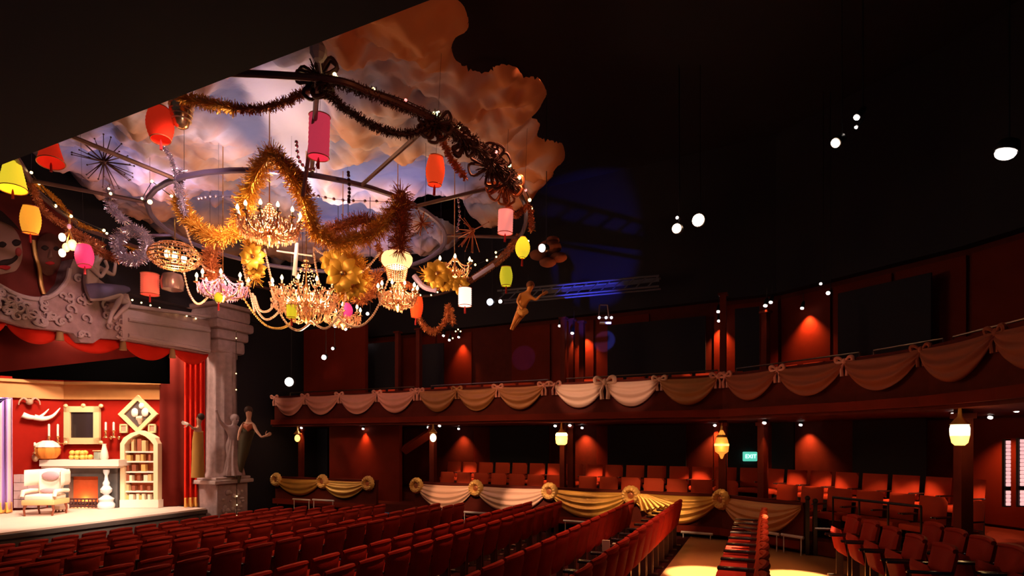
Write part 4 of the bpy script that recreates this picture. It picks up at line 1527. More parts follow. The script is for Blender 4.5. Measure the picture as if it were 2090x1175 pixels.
ca = me.color_attributes.new('paint', 'FLOAT_COLOR', 'POINT')
t_ = np.clip(hh[us] / .30 + .35 * nz[us], 0, 1)
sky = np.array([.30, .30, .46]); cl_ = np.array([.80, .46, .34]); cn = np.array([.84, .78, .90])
warm = np.clip(.5 + 1.1 * nz2[us], 0, 1)[:, None]
clv = np.array([.88, .74, .80]) * (1 - warm) + cl_ * warm
outw = np.clip((np.hypot(Q[us, 0] + 9.3, Q[us, 1] - 10.3) - 3.6) / 1.6 + .5 * nz2[us], 0, 1)[:, None] * np.clip((Q[us, 0] + 8.6) / 1.5, 0, 1)[:, None]  # warm light on the outer clouds, put into their colour here and below
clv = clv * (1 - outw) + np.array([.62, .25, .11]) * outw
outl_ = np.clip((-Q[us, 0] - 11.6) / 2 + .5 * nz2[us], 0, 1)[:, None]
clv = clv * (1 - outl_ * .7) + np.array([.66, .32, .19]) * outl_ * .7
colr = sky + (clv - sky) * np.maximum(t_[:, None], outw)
cf = soft_in(cone, .2)[us][:, None]
ang_ = np.sin(Q[us, 0] * 5 + Q[us, 1] * 1.2) * .12
colr = colr * (1 - cf) + (cn * (1 + ang_[:, None])) * cf
bf = np.max([soft_in(bl, .4) for bl in blue], 0)[us][:, None] * .8 * (1 - cf)
colr = colr * (1 - bf) + np.array([.12, .15, .28]) * bf
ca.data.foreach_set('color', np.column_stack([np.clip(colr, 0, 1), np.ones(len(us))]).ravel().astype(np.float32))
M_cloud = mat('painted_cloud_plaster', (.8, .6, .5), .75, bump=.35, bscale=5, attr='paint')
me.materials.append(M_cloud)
me.shade_smooth()
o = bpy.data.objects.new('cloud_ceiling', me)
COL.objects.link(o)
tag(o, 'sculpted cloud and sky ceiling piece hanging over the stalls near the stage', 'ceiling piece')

# small dark cloud hanging apart
b = MB()
for (x, y, r) in ((1100, 520, .22), (1122, 505, .28), (1140, 525, .20), (1118, 535, .2), (1128, 490, .16)): b.ball(P(x, y, 13.5), (r, r, r * .55), 12, 8)
tag(b.build('small_cloud', mat('dusky_cloud', (.16, .05, .03), .95, bump=.6, bscale=6)), 'small dim brown cloud hanging beside the white lamp', 'cloud prop')

# ================================================================== HOOPS, SPOKES, GARLANDS
ZR = 6.75


def R(px, py, z=ZR): return PZ(px, py, z)


outer = [(640, 158), (760, 190), (885, 243), (975, 300), (1045, 372), (1074, 432), (1058, 488), (1002, 542), (945, 580), (880, 603), (800, 590), (700, 585), (600, 575), (500, 560), (400, 540), (300, 515), (215, 482), (150, 450), (95, 408), (62, 368)]
rg_ = thing('garland_hoop', 'large decorated metal hoop hanging over the stalls below the clouds', 'hoop', (-9.3, 10.2, ZR))
w0 = Vector(rg_.location)
ctr = Vector((-9.2, 10.1, ZR))
po = []
for (x, y) in outer[:10]: po.append(R(x, y))
for (x, y) in outer[15:]: po.append(R(x, y, 6.75))
pofar = [Vector((ctr.x + 5.6 * math.cos(a), ctr.y + 5.6 * math.sin(a), ZR)) for a in (2.05, 2.5)]
ring = po[:10] + pofar + [R(215, 482), R(150, 450), R(95, 408), R(62, 368), Vector((-9.6, 4.7, ZR)), Vector((-7.2, 4.9, ZR))]
rp = smooth_path(ring, 8, True)
b = MB(); b.tube([p - w0 for p in rp], .045, 8, closed=True); b.build('outer_ring', M_ringmetal, rg_)
inner = [Vector((ctr.x + 3.0 * math.cos(a * PI / 20), ctr.y + 3.0 * math.sin(a * PI / 20), ZR)) for a in range(40)]
b = MB(); b.tube([p - w0 for p in inner], .05, 8, closed=True); b.build('inner_ring', mat('lilac_hoop_metal', (.20, .15, .26), .35, .3), rg_)
NODES = [R(648, 160), R(887, 245), R(1047, 372), R(1062, 484), R(945, 580), R(215, 482), R(62, 368), Vector((-9.6, 4.7, ZR))]
for p_ in NODES:
    q_ = ctr + (p_ - ctr).normalized() * 3.0
    b = MB(); b.tube([p_ - w0, q_ - w0], .035, 6); b.build('spoke', M_ringmetal, rg_)
for k in range(8):
    q_ = ctr + Vector((3 * math.cos(k * PI / 4), 3 * math.sin(k * PI / 4), 0))
    b = MB(); b.tube([q_ - w0, q_ - w0 + Vector((0, 0, 3.3))], .004, 5); b.build('hanger_cable', M_blackmetal, rg_)
b = MB(); b.tube([P(652, 170, 8.1) - w0, P(618, 400, 8.9) - w0], .03, 8); b.build('hanger_pole', mat('rosy_pole', (.5, .25, .22), .4, .4), rg_)


def tinsel(path, r, m, label, dens=1100, w=.007, seed=0, core=.35, sm=6, grp='tinsel garlands'):
    pp = smooth_path(path, sm)
    rs = random.Random(seed)
    if r > .15 and m in (M_tins_g, M_tins_b): r *= 1.22; dens *= 1.25
    mb = MB()
    mb.tube(pp, r * core, 6)
    for a_, b_ in zip(pp, pp[1:]):
        L_ = (b_ - a_).length
        for k in range(int(L_ * dens) + 1):
            p_ = a_.lerp(b_, rs.random())
            d_ = Vector((rs.gauss(0, 1), rs.gauss(0, 1), rs.gauss(0, 1))).normalized()
            s_ = d_.cross(Vector((rs.gauss(0, 1), rs.gauss(0, 1), rs.gauss(0, 1)))).normalized() * w
            l_ = r * rs.uniform(.6, 1.1)
            mb.add([p_ + s_, p_ - s_, p_ + d_ * l_ + s_ * .6 + s_.cross(d_) * .5, p_ + d_ * l_ * .98 - s_ * .6], [(0, 1, 3, 2)])
    return tag(mb.build('tinsel_garland', m, smooth=False), label, 'garland', grp)


g9 = lambda *a: [P(x, y, d) for x, y, d in a]
tinsel([R(650, 162), R(700, 172), R(760, 192), R(830, 220), R(885, 243)], .10, M_tins_d, 'dark tinsel along the hoop between bow knot and first post', seed=1)
tinsel([R(890, 248), R(940, 276), R(985, 312), R(1030, 352), R(1048, 378)], .17, M_tins_d, 'thick dark tinsel along the right side of the hoop', seed=2)
tinsel([R(650, 168, 6.7), P(700, 218, 8.0), P(765, 258, 8.2), P(830, 274, 8.3), R(885, 250, 6.7)], .09, M_tins_d, 'dark sagging tinsel swag below the top of the hoop', seed=3)
tinsel([P(368, 198, 8.6), P(420, 210, 8.4), P(480, 222, 8.1)], .12, M_tins_g, 'bright gold tinsel swag emerging from behind the black soffit', seed=4)
tinsel([P(480, 222, 8.1), P(540, 220, 8.0), P(600, 200, 7.9), P(648, 165, 7.7)], .09, M_tins_b, 'rust coloured tinsel swag rising to the bow knot', seed=5)
tinsel([P(555, 312, 9.7), P(528, 348, 9.9), P(505, 400, 10.3), P(486, 452, 10.6)], .19, M_tins_g, 'gold tinsel hanging left of the upper chandelier', seed=6)
tinsel([P(555, 312, 9.7), P(590, 352, 9.9), P(620, 405, 10.3), P(640, 470, 10.6)], .19, M_tins_g, 'gold tinsel hanging right of the upper chandelier', seed=7)
tinsel([P(560, 318, 9.7), P(600, 345, 9.9), P(628, 390, 10.2)], .13, M_tins_b, 'bronze tinsel tuft at the top of the inner hoop', seed=8)
tinsel([P(818, 392, 10.6), P(822, 430, 10.6), P(818, 470, 10.6), P(816, 512, 10.6)], .21, M_tins_b, 'thick bronze tinsel column above the glowing glass dome', seed=9)
tinsel([P(640, 470, 10.6), P(680, 494, 10.8), P(720, 488, 10.8), P(770, 470, 10.7), P(812, 420, 10.6)], .20, M_tins_g, 'wide gold tinsel swag right of the middle', seed=10)
tinsel([P(655, 480, 11.2), P(700, 460, 11.2), P(740, 450, 11.2), P(780, 460, 11.2)], .16, M_tins_b, 'bronze tinsel mound behind the wide gold swag', seed=11)
tinsel([P(362, 405, 10.8), P(390, 452, 10.7), P(440, 486, 10.6), P(486, 470, 10.6)], .17, M_tins_g, 'gold tinsel swag left of the middle', seed=12)
tinsel([P(370, 350, 10.2), P(366, 385, 10.4), P(378, 440, 10.6)], .10, M_tins_s, 'silvery tinsel strand hanging from the left spoke', seed=13)
tinsel([P(440, 486, 11.6), P(430, 530, 11.8), P(440, 575, 12.0)], .17, M_tins_b, 'bronze tinsel drop left of the crystal chandeliers', seed=14)
tinsel([P(515, 470, 11.2), P(515, 520, 11.4), P(520, 570, 11.6)], .17, M_tins_g, 'gold tinsel drop between the two crystal chandeliers', seed=15)
tinsel([P(690, 500, 11.6), P(720, 530, 11.8), P(740, 570, 12.0), P(700, 600, 12.2)], .22, M_tins_g, 'gold tinsel tangle right of the lower chandelier', seed=16)
tinsel([P(770, 560, 12.6), P(760, 590, 12.6), P(730, 612, 12.6)], .17, M_tins_b, 'bronze tinsel low between chandelier and glass dome', seed=17)
tinsel([P(893, 255, 8.6), P(905, 290, 8.8), P(925, 330, 9.1), P(950, 362, 9.4)], .08, M_tins_b, 'thin bronze tinsel strand trailing from the first post', seed=18)
tinsel([P(1044, 380, 10.8), P(1034, 410, 10.9), P(1052, 440, 11.1), P(1080, 420, 11.2), P(1085, 470, 11.4)], .08, M_tins_b, 'bronze tinsel curling round the pale pink lantern', seed=19)
tinsel([R(1058, 484), R(1030, 520), R(990, 552), R(955, 575)], .11, M_tins_b, 'bronze tinsel on the low right edge of the hoop', seed=20)
tinsel([P(845, 600, 13.2), P(858, 655, 13.2), P(885, 677, 13.2), P(910, 655, 13.2), P(916, 625, 13.2), P(925, 660, 13.2)], .10, M_tins_b, 'low bronze tinsel loop beside the orange-red lantern', seed=21)
tinsel([R(62, 368), P(90, 430, 10.9), P(150, 470, 11.5), P(210, 500, 12.2)], .08, M_tins_b, 'rust tinsel rope sagging at the far left of the hoop', seed=22)
tinsel([R(70, 372), P(120, 412, 11.4), R(150, 450), P(215, 480, 13.2), P(290, 515, 14)], .06, M_tins_g, 'thin gold tinsel wound on the left hoop edge', seed=23)
tinsel([P(140, 470, 11.4), P(180, 500, 11.8), P(235, 525, 12.4), P(300, 520, 13)], .14, M_tins_b, 'bronze tinsel bunch over the reclining statue', seed=24)
tinsel([P(870, 560, 12.8), P(900, 575, 12.8), P(935, 560, 12.8)], .19, M_tins_g, 'gold tinsel mass behind the small right chandelier', seed=25)
tinsel([P(770, 500, 11.8), P(800, 560, 12.4), P(850, 590, 12.8)], .10, M_tins_b, 'bronze tinsel strand behind the glass dome', seed=26)
tinsel([P(325, 290, 9.6), P(352, 330, 10), P(362, 400, 10.4)], .05, M_tins_s, 'fine silver strand below the big red lantern', seed=27)
# silver wreath, starbursts
wr = [P(270, 500, 11.8) + (RGT * math.cos(a * PI / 8) + Vector((0, 0, math.sin(a * PI / 8)))) * .30 for a in range(17)]
tinsel(wr, .16, M_tins_s, 'silver-lilac tinsel wreath above the reclining statue', seed=28, dens=1500)
wr = [P(255, 450, 11.2), P(228, 425, 11.2), P(225, 400, 11.2), P(222, 385, 11.2)]
tinsel(wr, .13, M_tins_s, 'silver tinsel tuft above the wreath', seed=29, dens=1300)


def starburst(c, r, n, m, label, seed):
    rs = random.Random(seed)
    mb = MB(); mb.ball(c, r * .12, 8, 6)
    for k in range(n):
        d_ = Vector((rs.gauss(0, 1), rs.gauss(0, 1), rs.gauss(0, 1))).normalized()
        mb.tube([c, c + d_ * r], [.012, .005], 5)
        mb.ball(c + d_ * r, .014, 6, 4)
    return tag(mb.build('starburst', m), label, 'ornament', 'hanging starbursts')


starburst(P(212, 330, 9.6), .42, 30, M_tins_d, 'dark spiky starburst against the clouds at left', 1)
starburst(P(965, 470, 11.6), .42, 20, M_tins_b, 'bronze spiky starburst left of the pale pink lantern', 2)
starburst(P(862, 455, 11.0), .22, 26, M_tins_b, 'small bronze starburst beside the tinsel column', 3)


# big bow knot at the top of the hoop
def knot(c, r, label, seed, m=M_tins_d):
    rs = random.Random(seed)
    mb = MB()
    for k in range(9):
        a = rs.uniform(0, 2 * PI)
        d_ = RGT * math.cos(a) + Vector((0, 0, math.sin(a))) + FWD * rs.uniform(-.3, .3)
        d2 = d_.cross(FWD) * .35
        mb.tube(smooth_path([c, c + (d_ + d2) * r, c + (d_ * 1.2) * r, c + (d_ - d2) * r, c], 3), [.024] * 13, 6)
    for k in range(260):
        d_ = Vector((rs.gauss(0, 1), rs.gauss(0, 1), rs.gauss(0, 1))).normalized()
        s_ = d_.cross(Vector((rs.gauss(0, 1), rs.gauss(0, 1), rs.gauss(0, 1)))).normalized() * .009
        q_ = c + d_ * r * rs.uniform(.1, .6)
        mb.add([q_ + s_, q_ - s_, q_ + d_ * r * .35 - s_, q_ + d_ * r * .35 + s_], [(0, 1, 2, 3)])
    mb.ball(c, r * .35, 8, 6)
    return tag(mb.build('ribbon_knot', m), label, 'bow', 'ribbon knots on the hoop')


knot(P(650, 158, 7.7), .24, 'dark ribbon knot at the top of the hoop', 1)
knot(P(888, 252, 8.4), .20, 'dark ribbon knot at the first hoop post', 2)
knot(P(948, 292, 9.0), .18, 'dark ribbon knot between first and second hoop posts', 3)
knot(P(1000, 340, 9.9), .30, 'large dark bronze ribbon knot on the right of the hoop', 4)
knot(P(1030, 375, 10.5), .28, 'dark ribbon knot just above the pale pink lantern', 5, M_tins_b)
b = MB(); b.ball(P(650, 106, 7.4), (.11, .11, .13), 8, 5); b.tube([P(650, 115, 7.4), P(655, 150, 7.5)], .02, 5)
tag(b.build('satin_rosebud', mat('pale_grey_satin', (.60, .48, .46), .6), smooth=False), 'pale grey satin bud above the top ribbon knot', 'ornament')


# gold cloth flowers
def flower_proto():
    r = thing('gold_flower', 'x', 'artificial flower')
    mb = MB()
    def fn(s, v):
        w = .085 * math.sin(PI * min(1, v * .95 + .05)) ** .7
        return ((s - .5) * 2 * w, -.04 - .06 * math.sin(v * PI) + .03 * abs(s - .5), .03 + v * .26)
    mb.grid(fn, 4, 6)
    p0_ = mb.build('petal', mat('gold_cloth_petal', (.90, .48, .05), .4, .3), r)
    for k in range(1, 9):
        c = child_copy(p0_, r); c.rotation_euler = (rnd.uniform(-.2, .2), k * 2 * PI / 9, 0)
    mb = MB(); mb.ball((0, -.06, 0), .05, 8, 6); mb.build('centre', M_brass, r)
    return r


fp_ = None
for i, (x, y, d, s_, lab) in enumerate([(702, 560, 11.4, 1.3, 'largest gold cloth flower right of the lower chandelier'), (680, 535, 11.5, .9, 'gold cloth flower above the largest one'),
                                        (722, 582, 11.5, 1.0, 'gold cloth flower low right of the largest one'), (518, 525, 11.2, .9, 'gold cloth flower left of the lower chandelier'),
                                        (893, 560, 12.4, 1.1, 'gold cloth flower left of the small right chandelier'), (910, 575, 12.4, .8, 'small gold cloth flower under the right chandelier'),
                                        (940, 583, 12.4, .7, 'pale gold cloth flower above the white lantern'), (525, 550, 11.4, .7, 'small gold cloth flower below the left one')]):
    o = fp_ if fp_ else None
    if o is None: fp_ = flower_proto(); o = fp_
    else: o = dup(fp_)
    o.location = P(x, y, d); o.rotation_euler = (0, 0, TH); o.scale = (s_,) * 3
    tag(o, lab, 'artificial flower', 'gold cloth flowers')

# fairy lights round the hoop, on the arch and the column
fb_ = MB(); fb_.ball((0, 0, 0), .026, 8, 6)
FB = fb_.build('bulb', M_fairy, recenter=False)
fb_ = MB(); fb_.ball((0, 0, 0), .03, 8, 6); FR = fb_.build('bulb', M_fairyr, recenter=False)
fb_ = MB(); fb_.ball((0, 0, 0), .03, 8, 6); FG = fb_.build('bulb', M_fairyg, recenter=False)


def lights(name, label, pts, wire_m=M_blackmetal):
    r = thing(name, label, 'light string', pts[0][0])
    w_ = Vector(r.location)
    mb = MB(); mb.tube([p - w_ for p, _, _ in pts], .008, 5); mb.build('wire', wire_m, r)
    for p, k, s_ in pts:
        c = {'y': FB, 'r': FR, 'g': FG}[k].copy(); COL.objects.link(c); c.parent = r; c.location = p - w_; c.scale = (s_,) * 3
    return r


def fz(lst, z=ZR, off=0): return [(R(x, y, z), k, s_) for x, y, k, s_ in lst]


lights('fairy_lights', 'coloured fairy lights along the right half of the hoop',
       fz([(683, 152, 'y', 1), (687, 160, 'y', 1.2), (762, 183, 'y', 1.1), (828, 205, 'r', .8), (886, 232, 'y', 1.1), (892, 232, 'g', 1), (895, 230, 'y', .9), (920, 258, 'y', 1), (936, 260, 'y', 1.1), (1013, 310, 'r', .8), (1040, 337, 'g', 1.1), (1060, 362, 'y', 1.3), (1073, 388, 'r', .8), (1081, 408, 'y', 1.3), (1084, 425, 'y', 1.3), (1070, 467, 'r', .9)], 6.85))
lights('fairy_lights', 'white fairy lights along the low right edge of the hoop',
       fz([(1078, 492, 'y', 1), (1049, 497, 'y', 1), (1012, 515, 'y', 1), (1013, 524, 'y', .9), (994, 531, 'y', 1), (970, 540, 'y', 1.1), (963, 532, 'y', 1), (893, 596, 'y', 1), (880, 602, 'y', 1), (868, 604, 'y', 1), (858, 602, 'y', 1)]))
lights('fairy_lights', 'warm fairy lights along the left edge of the hoop',
       fz([(64, 352, 'y', .9), (80, 375, 'y', .8), (113, 420, 'y', 1.2), (145, 441, 'y', 1.2), (212, 470, 'y', 1.2), (208, 500, 'y', 1.7), (218, 476, 'y', 1)]))
lights('fairy_lights', 'warm bulbs hanging above the oval basket chandelier', [(P(x, y, 10.6), 'y', s_) for x, y, s_ in ((222, 385, .8), (226, 395, 1), (306, 412, 1.6), (290, 405, .8), (310, 370, 1), (350, 400, 1))])
lights('arch_bulbs', 'row of tiny bulbs along the top of the arch', [(PX(270 + 18.5 * k, 612 + 5.4 * k, XE + .05), 'y', .9) for k in range(8)])
lights('column_bulbs', 'row of tiny bulbs down the right edge of the column', [(P(482 + (k > 5) * 1.5, y, 17.6), 'y', .7) for k, y in enumerate((675, 690, 762, 795, 870, 934, 960, 1012, 1030, 1052))])
lights('fairy_lights', 'small bulbs scattered in front of the gallery below the hoop', [(P(x, y, 14), 'y', .7) for x, y in ((905, 660, ), (935, 672), (940, 676), (930, 676), (924, 690))])
for o_ in (FB, FR, FG): bpy.data.objects.remove(o_)


# ================================================================== CHANDELIERS
def drop_mesh(mb, p, s_):
    mb.add([p + Vector(v) * s_ for v in ((0, 0, .5), (.28, 0, 0), (0, .28, 0), (-.28, 0, 0), (0, -.28, 0), (0, 0, -1))], [(0, 1, 2), (0, 2, 3), (0, 3, 4), (0, 4, 1), (5, 2, 1), (5, 3, 2), (5, 4, 3), (5, 1, 4)])


def chandelier(loc, label, Rr, Hh, arms, tiers=1, mc=None, stem=1.0, seed=0, power=12, drops=160, candle_h=.09):
    mc = mc or M_crystal
    stem = max(.2, 8.1 - loc[2] - Hh * 1.2)
    r = thing('crystal_chandelier', label, 'chandelier', loc, group='crystal chandeliers')
    rs = random.Random(seed)
    mb = MB()
    mb.lathe([(.010, Hh * 1.2 + stem), (.012, Hh * 1.1), (.02, Hh * .9), (.06, Hh * .8), (.03, Hh * .65), (.09, Hh * .5), (.04, Hh * .35), (.10, Hh * .22), (.13, Hh * .12), (.06, 0), (.02, -.05)], 14)
    mb.build('stem', M_brass, r)
    for t in range(tiers):
        rr = Rr * (1 - .42 * t); z0 = Hh * (.55 - .42 * t)
        n = max(5, int(arms * (1 - .25 * t)))
        mb = MB()
        pts = smooth_path([(0.03, 0, z0), (rr * .35, 0, z0 - .13), (rr * .8, 0, z0 - .10), (rr, 0, z0 + .10)], 4)
        mb.tube(pts, .014, 6)
        mb.lathe([(.01, 0), (.055, .015), (.06, .03)], 10, (rr, 0, z0 + .10))
        a0 = mb.build('arm', M_brass, r)
        mb = MB(); mb.lathe([(.018, 0), (.018, candle_h)], 8, (rr, 0, z0 + .12)); cd0 = mb.build('candle', M_white, a0)
        mb = MB(); mb.lathe([(.012, 0), (.030, .03), (.024, .06), (.004, .10)], 8, (rr, 0, z0 + .12 + candle_h)); fl0 = mb.build('bulb', M_flame, a0)
        for k in range(1, n):
            child_copy(a0, r, rz=k * 2 * PI / n + .2 * t)
    mb = MB()
    for k in range(drops):
        a = rs.uniform(0, 2 * PI); q_ = Rr * math.sqrt(rs.uniform(.05, 1.05))
        f_ = q_ / Rr
        zz = Hh * (.55 - rs.uniform(-.25, 1.0) * (.75 - .45 * f_)) + .05 * f_
        drop_mesh(mb, Vector((q_ * math.cos(a), q_ * math.sin(a), zz)), rs.uniform(.035, .06))
    mb.build('crystal_drops', mc, r, smooth=False)['kind'] = 'stuff'
    # bead festoons from crown to arm ends
    mb = MB()
    for k in range(arms):
        a = k * 2 * PI / arms
        e_ = Vector((math.cos(a), math.sin(a), 0))
        for j in range(16):
            t = j / 15
            p_ = e_ * (Rr * (.06 + .94 * t)) + Vector((0, 0, Hh * .55 + Hh * .9 * (1 - t) ** 2.2 + .10 * t - .0))
            mb.ball(p_, .016, 5, 4)
    mb.build('bead_festoons', mc, r)['kind'] = 'stuff'
    point(Vector(loc) + Vector((0, 0, Hh * .75)), power * 1.6, (1, .60, .30), .12)
    point(Vector(loc) + Vector((0, 0, -.25)), power * .8, (1, .60, .30), .12)
    return r


chandelier(P(625, 655, 12.0), 'largest crystal chandelier, lowest in the middle of the hoop', .66, .85, 12, 2, stem=1.6, seed=1, power=90, drops=1300)
chandelier(P(550, 497, 10.3), 'upper crystal chandelier with candle bulbs below the tinsel peak', .52, .48, 12, 1, stem=1.0, seed=2, power=60, drops=900)
chandelier(P(455, 612, 11.6), 'small lilac crystal chandelier left of the largest one', .46, .34, 8, 1, M_crystalp, stem=.5, seed=3, power=22, drops=500)
chandelier(P(812, 632, 12.2), 'crystal candle ring hanging under the glowing glass dome', .40, .40, 10, 1, stem=.5, seed=4, power=40, drops=700)
chandelier(P(928, 572, 12.6), 'small five-lamp chandelier above the white lantern', .36, .35, 6, 1, stem=.9, seed=5, power=10, drops=160, candle_h=.05)
chandelier(P(700, 668, 12.9), 'little crystal cluster right of the largest chandelier base', .38, .30, 7, 1, stem=.5, seed=6, power=14, drops=300)

# glowing dome with glass fringe
gd = thing('glass_dome_lamp', 'glowing cream glass dome lamp with bead fringe under bronze tinsel', 'lamp', P(810, 562, 11.2))
M_dome = mat('lit_cream_glass', (1, .78, .45), .4, emis=1.5, ecol=(1, .62, .24), bump=.4, bscale=30)
b = MB(); b.lathe([(.10, .44), (.24, .42), (.29, .34), (.29, .26), (.24, .18), (.18, .15)], 28, wob=.02, wn=14); b.build('dome', M_dome, gd)
b = MB()
for k in range(26):
    a = 2 * PI * k / 26
    for j in range(7): b.ball((.20 * math.cos(a) * (1 - .03 * j), .20 * math.sin(a) * (1 - .03 * j), .14 - .035 * j), .014, 5, 4)
b.build('bead_fringe', M_crystal, gd)['kind'] = 'stuff'
b = MB(); b.tube([(0, 0, .42), (0, 0, .9)], .015, 6); b.build('rod', M_brass, gd)
point(Vector(gd.location) + Vector((0, 0, .05)), 22, (1, .6, .3), .1)

# oval glass basket lamp
ob = thing('basket_chandelier', 'glowing oval crystal basket lamp at left', 'chandelier', P(357, 548, 11.2))
b = MB()
for j in range(7):
    z = .02 + j * .07; rr = .46 * math.sin(PI * (j + .9) / 8) ** .6
    b.tube([(rr * math.cos(a * PI / 14), rr * math.sin(a * PI / 14), z) for a in range(28)], .014, 5, closed=True)
for k in range(14):
    a = 2 * PI * k / 14
    b.tube([(.46 * math.sin(PI * (j + .9) / 8) ** .6 * math.cos(a), .46 * math.sin(PI * (j + .9) / 8) ** .6 * math.sin(a), .02 + j * .07) for j in range(7)], .010, 5)
b.build('wire_basket', M_brass, ob)
b = MB(); rs = random.Random(8)
for k in range(420):
    a = rs.uniform(0, 2 * PI); j = rs.uniform(0, 6); rr = .45 * math.sin(PI * (j + .9) / 8) ** .6
    drop_mesh(b, Vector((rr * math.cos(a), rr * math.sin(a), .02 + j * .07)), rs.uniform(.025, .045))
b.build('crystal_beads', M_crystal, ob, smooth=False)['kind'] = 'stuff'
for (x, y, z) in ((.06, -.05, .22), (-.08, -.1, .26), (.12, .1, .2)):
    b = MB(); b.ball((x, y, z), (.05, .05, .08), 8, 6); b.build('bulb', M_flame, ob)
b = MB(); b.tube([(0, 0, .45), (0, 0, .95)], .012, 6); b.build('rod', M_brass, ob)
point(Vector(ob.location) + Vector((0, 0, .22)), 16, (1, .6, .3), .05)

# small gold barrel lamp high left, and fluted fan
bl = thing('barrel_lamp', 'small gilt ribbed hanging lamp beside the big red lantern', 'lamp', P(370, 262, 8.9))
b = MB(); b.lathe([(.05, 0), (.10, .04), (.12, .12), (.15, .2), (.17, .3), (.18, .4)], 20, wob=.03, wn=10); b.build('bowl', M_brass, bl)
for j in range(5):
    b = MB(); b.tube([((.13 + .012 * j) * math.cos(a * PI / 12), (.13 + .012 * j) * math.sin(a * PI / 12), .12 + j * .07) for a in range(24)], .013, 5, closed=True); b.build('rib', mat('lit_gilt_rib', (1, .7, .4), .3, .5), bl)
point(Vector(bl.location) + Vector((0, 0, .2)), 5, (1, .65, .35), .05)
ft = thing('mirror_disc', 'faint round crystal disc beneath the oval basket lamp', 'ornament', P(352, 596, 12.2))
b = MB(); b.lathe([(.02, 0), (.20, .05), (.22, .20), (.18, .36), (.02, .42)], 24, wob=.03, wn=12); b.build('disc', mat('dusky_crystal', (.35, .20, .18), .25, .4), ft)

# warm glass lamp cluster far left
gl = thing('glass_lamp_cluster', 'cluster of bright glass shaded lamps left of the magenta lantern', 'lamp', P(148, 525, 10.6))
w0 = Vector(gl.location)
for (x, y, r, e) in ((127, 484, .055, M_flame), (135, 505, .06, M_dome), (127, 516, .055, M_flame), (148, 500, .075, M_dome), (160, 522, .045, M_dome), (141, 462, .035, M_crystalp)):
    b = MB(); c = P(x, y, 10.6) - w0; b.ball(c, (r, r, r * 1.35), 10, 8); b.build('glass_shade', e, gl)
b = MB()
for (x, y) in ((127, 484), (135, 505), (148, 500), (160, 522)): b.tube([P(142, 470, 10.7) - w0, P(x, y, 10.65) - w0], .012, 5)
b.tube([P(142, 470, 10.7) - w0, P(142, 445, 10.7) - w0], .02, 6)
b.build('lamp_arms', M_brass, gl)
point(P(140, 500, 10.4), 5, (1, .6, .3), .05)

# pearl ropes
ropes = [
    ('gold bead rope, widest low loop left of centre', [(487, 592), (514, 633), (539, 661), (563, 670), (588, 663), (612, 633)], M_gold),
    ('pink pearl rope dipping below the largest chandelier', [(550, 576), (569, 633), (591, 666), (612, 673), (634, 658)], M_pearl),
    ('pink pearl rope rising to the gold flowers', [(634, 650), (651, 666), (667, 669), (686, 652), (702, 620), (713, 554)], M_pearl),
    ('gold pearl rope sweeping up to the glass dome', [(692, 647), (711, 663), (732, 666), (754, 652), (773, 622), (792, 571)], M_pearl),
    ('short pearl rope, upper of two loops at left', [(520, 605), (531, 633), (550, 633), (565, 612)], M_pearl),
    ('short pearl rope, lower of two loops at left', [(516, 600), (525, 632), (544, 652), (569, 636), (582, 604)], M_pearl),
    ('pearl rope in front of the dark gap by the dome', [(775, 516), (754, 541), (730, 562)], M_pearl),
    ('pearl rope falling left of the oval basket lamp', [(379, 464), (393, 504), (415, 543), (438, 556)], M_pearl),
    ('pearl rope looping beneath the oval basket lamp', [(375, 554), (386, 597), (404, 620), (425, 604), (434, 570)], M_pearl),
    ('pearl rope hanging straight through the upper chandelier', [(494, 520), (500, 560), (514, 610), (520, 636)], M_pearl),
    ('thin pearl rope right of the lower chandelier', [(640, 505), (644, 540), (652, 580)], M_pearl),
    ('pearl rope from upper chandelier to white bracket', [(640, 505), (660, 518), (690, 520)], M_pearl),
    ('pearl rope below the small lilac chandelier', [(540, 510), (548, 545), (556, 580)], M_pearl)]
for i, (lab, pts, m) in enumerate(ropes):
    pp = smooth_path([P(x, y, 11.8) for x, y in pts], 8)
    b = MB(); b.tube(pp, .012, 5)
    for a_, c_ in zip(pp, pp[1:]):
        n = max(1, int((c_ - a_).length / .042))
        for k in range(n): b.ball(a_.lerp(c_, k / n), .026, 6, 4)
    tag(b.build('pearl_rope', m), lab, 'bead rope', 'pearl ropes')
# bright white cross bracket under the upper chandelier
b = MB(); b.tube([P(606, 496, 11.3), P(601, 562, 11.3)], [.035, .045], 8); b.tube([P(565, 512, 11.3), P(638, 522, 11.3)], .016, 6); b.tube([P(565, 494, 11.3), P(604, 492, 11.3)], .03, 6)
tag(b.build('white_bracket', mat('white_enamel', (.95, .85, .85), .3)), 'white cross-shaped bracket between the two crystal chandeliers', 'bracket')
b = MB(); b.tube(smooth_path([P(845, 562, 12.8), P(865, 585, 12.8), P(890, 592, 12.8)], 4), .06, 8)
tag(b.build('lilac_tube', mat('lilac_enamel', (.55, .42, .70), .3)), 'lilac enamelled tube curving beside the glass dome lamp', 'ornament')
b = MB(); b.tube([P(965, 568, 12.8), P(1008, 540, 12.8)], .045, 8)
tag(b.build('lilac_tube', MATS['lilac_enamel']), 'short lilac enamelled tube below the right chandelier lights', 'ornament')
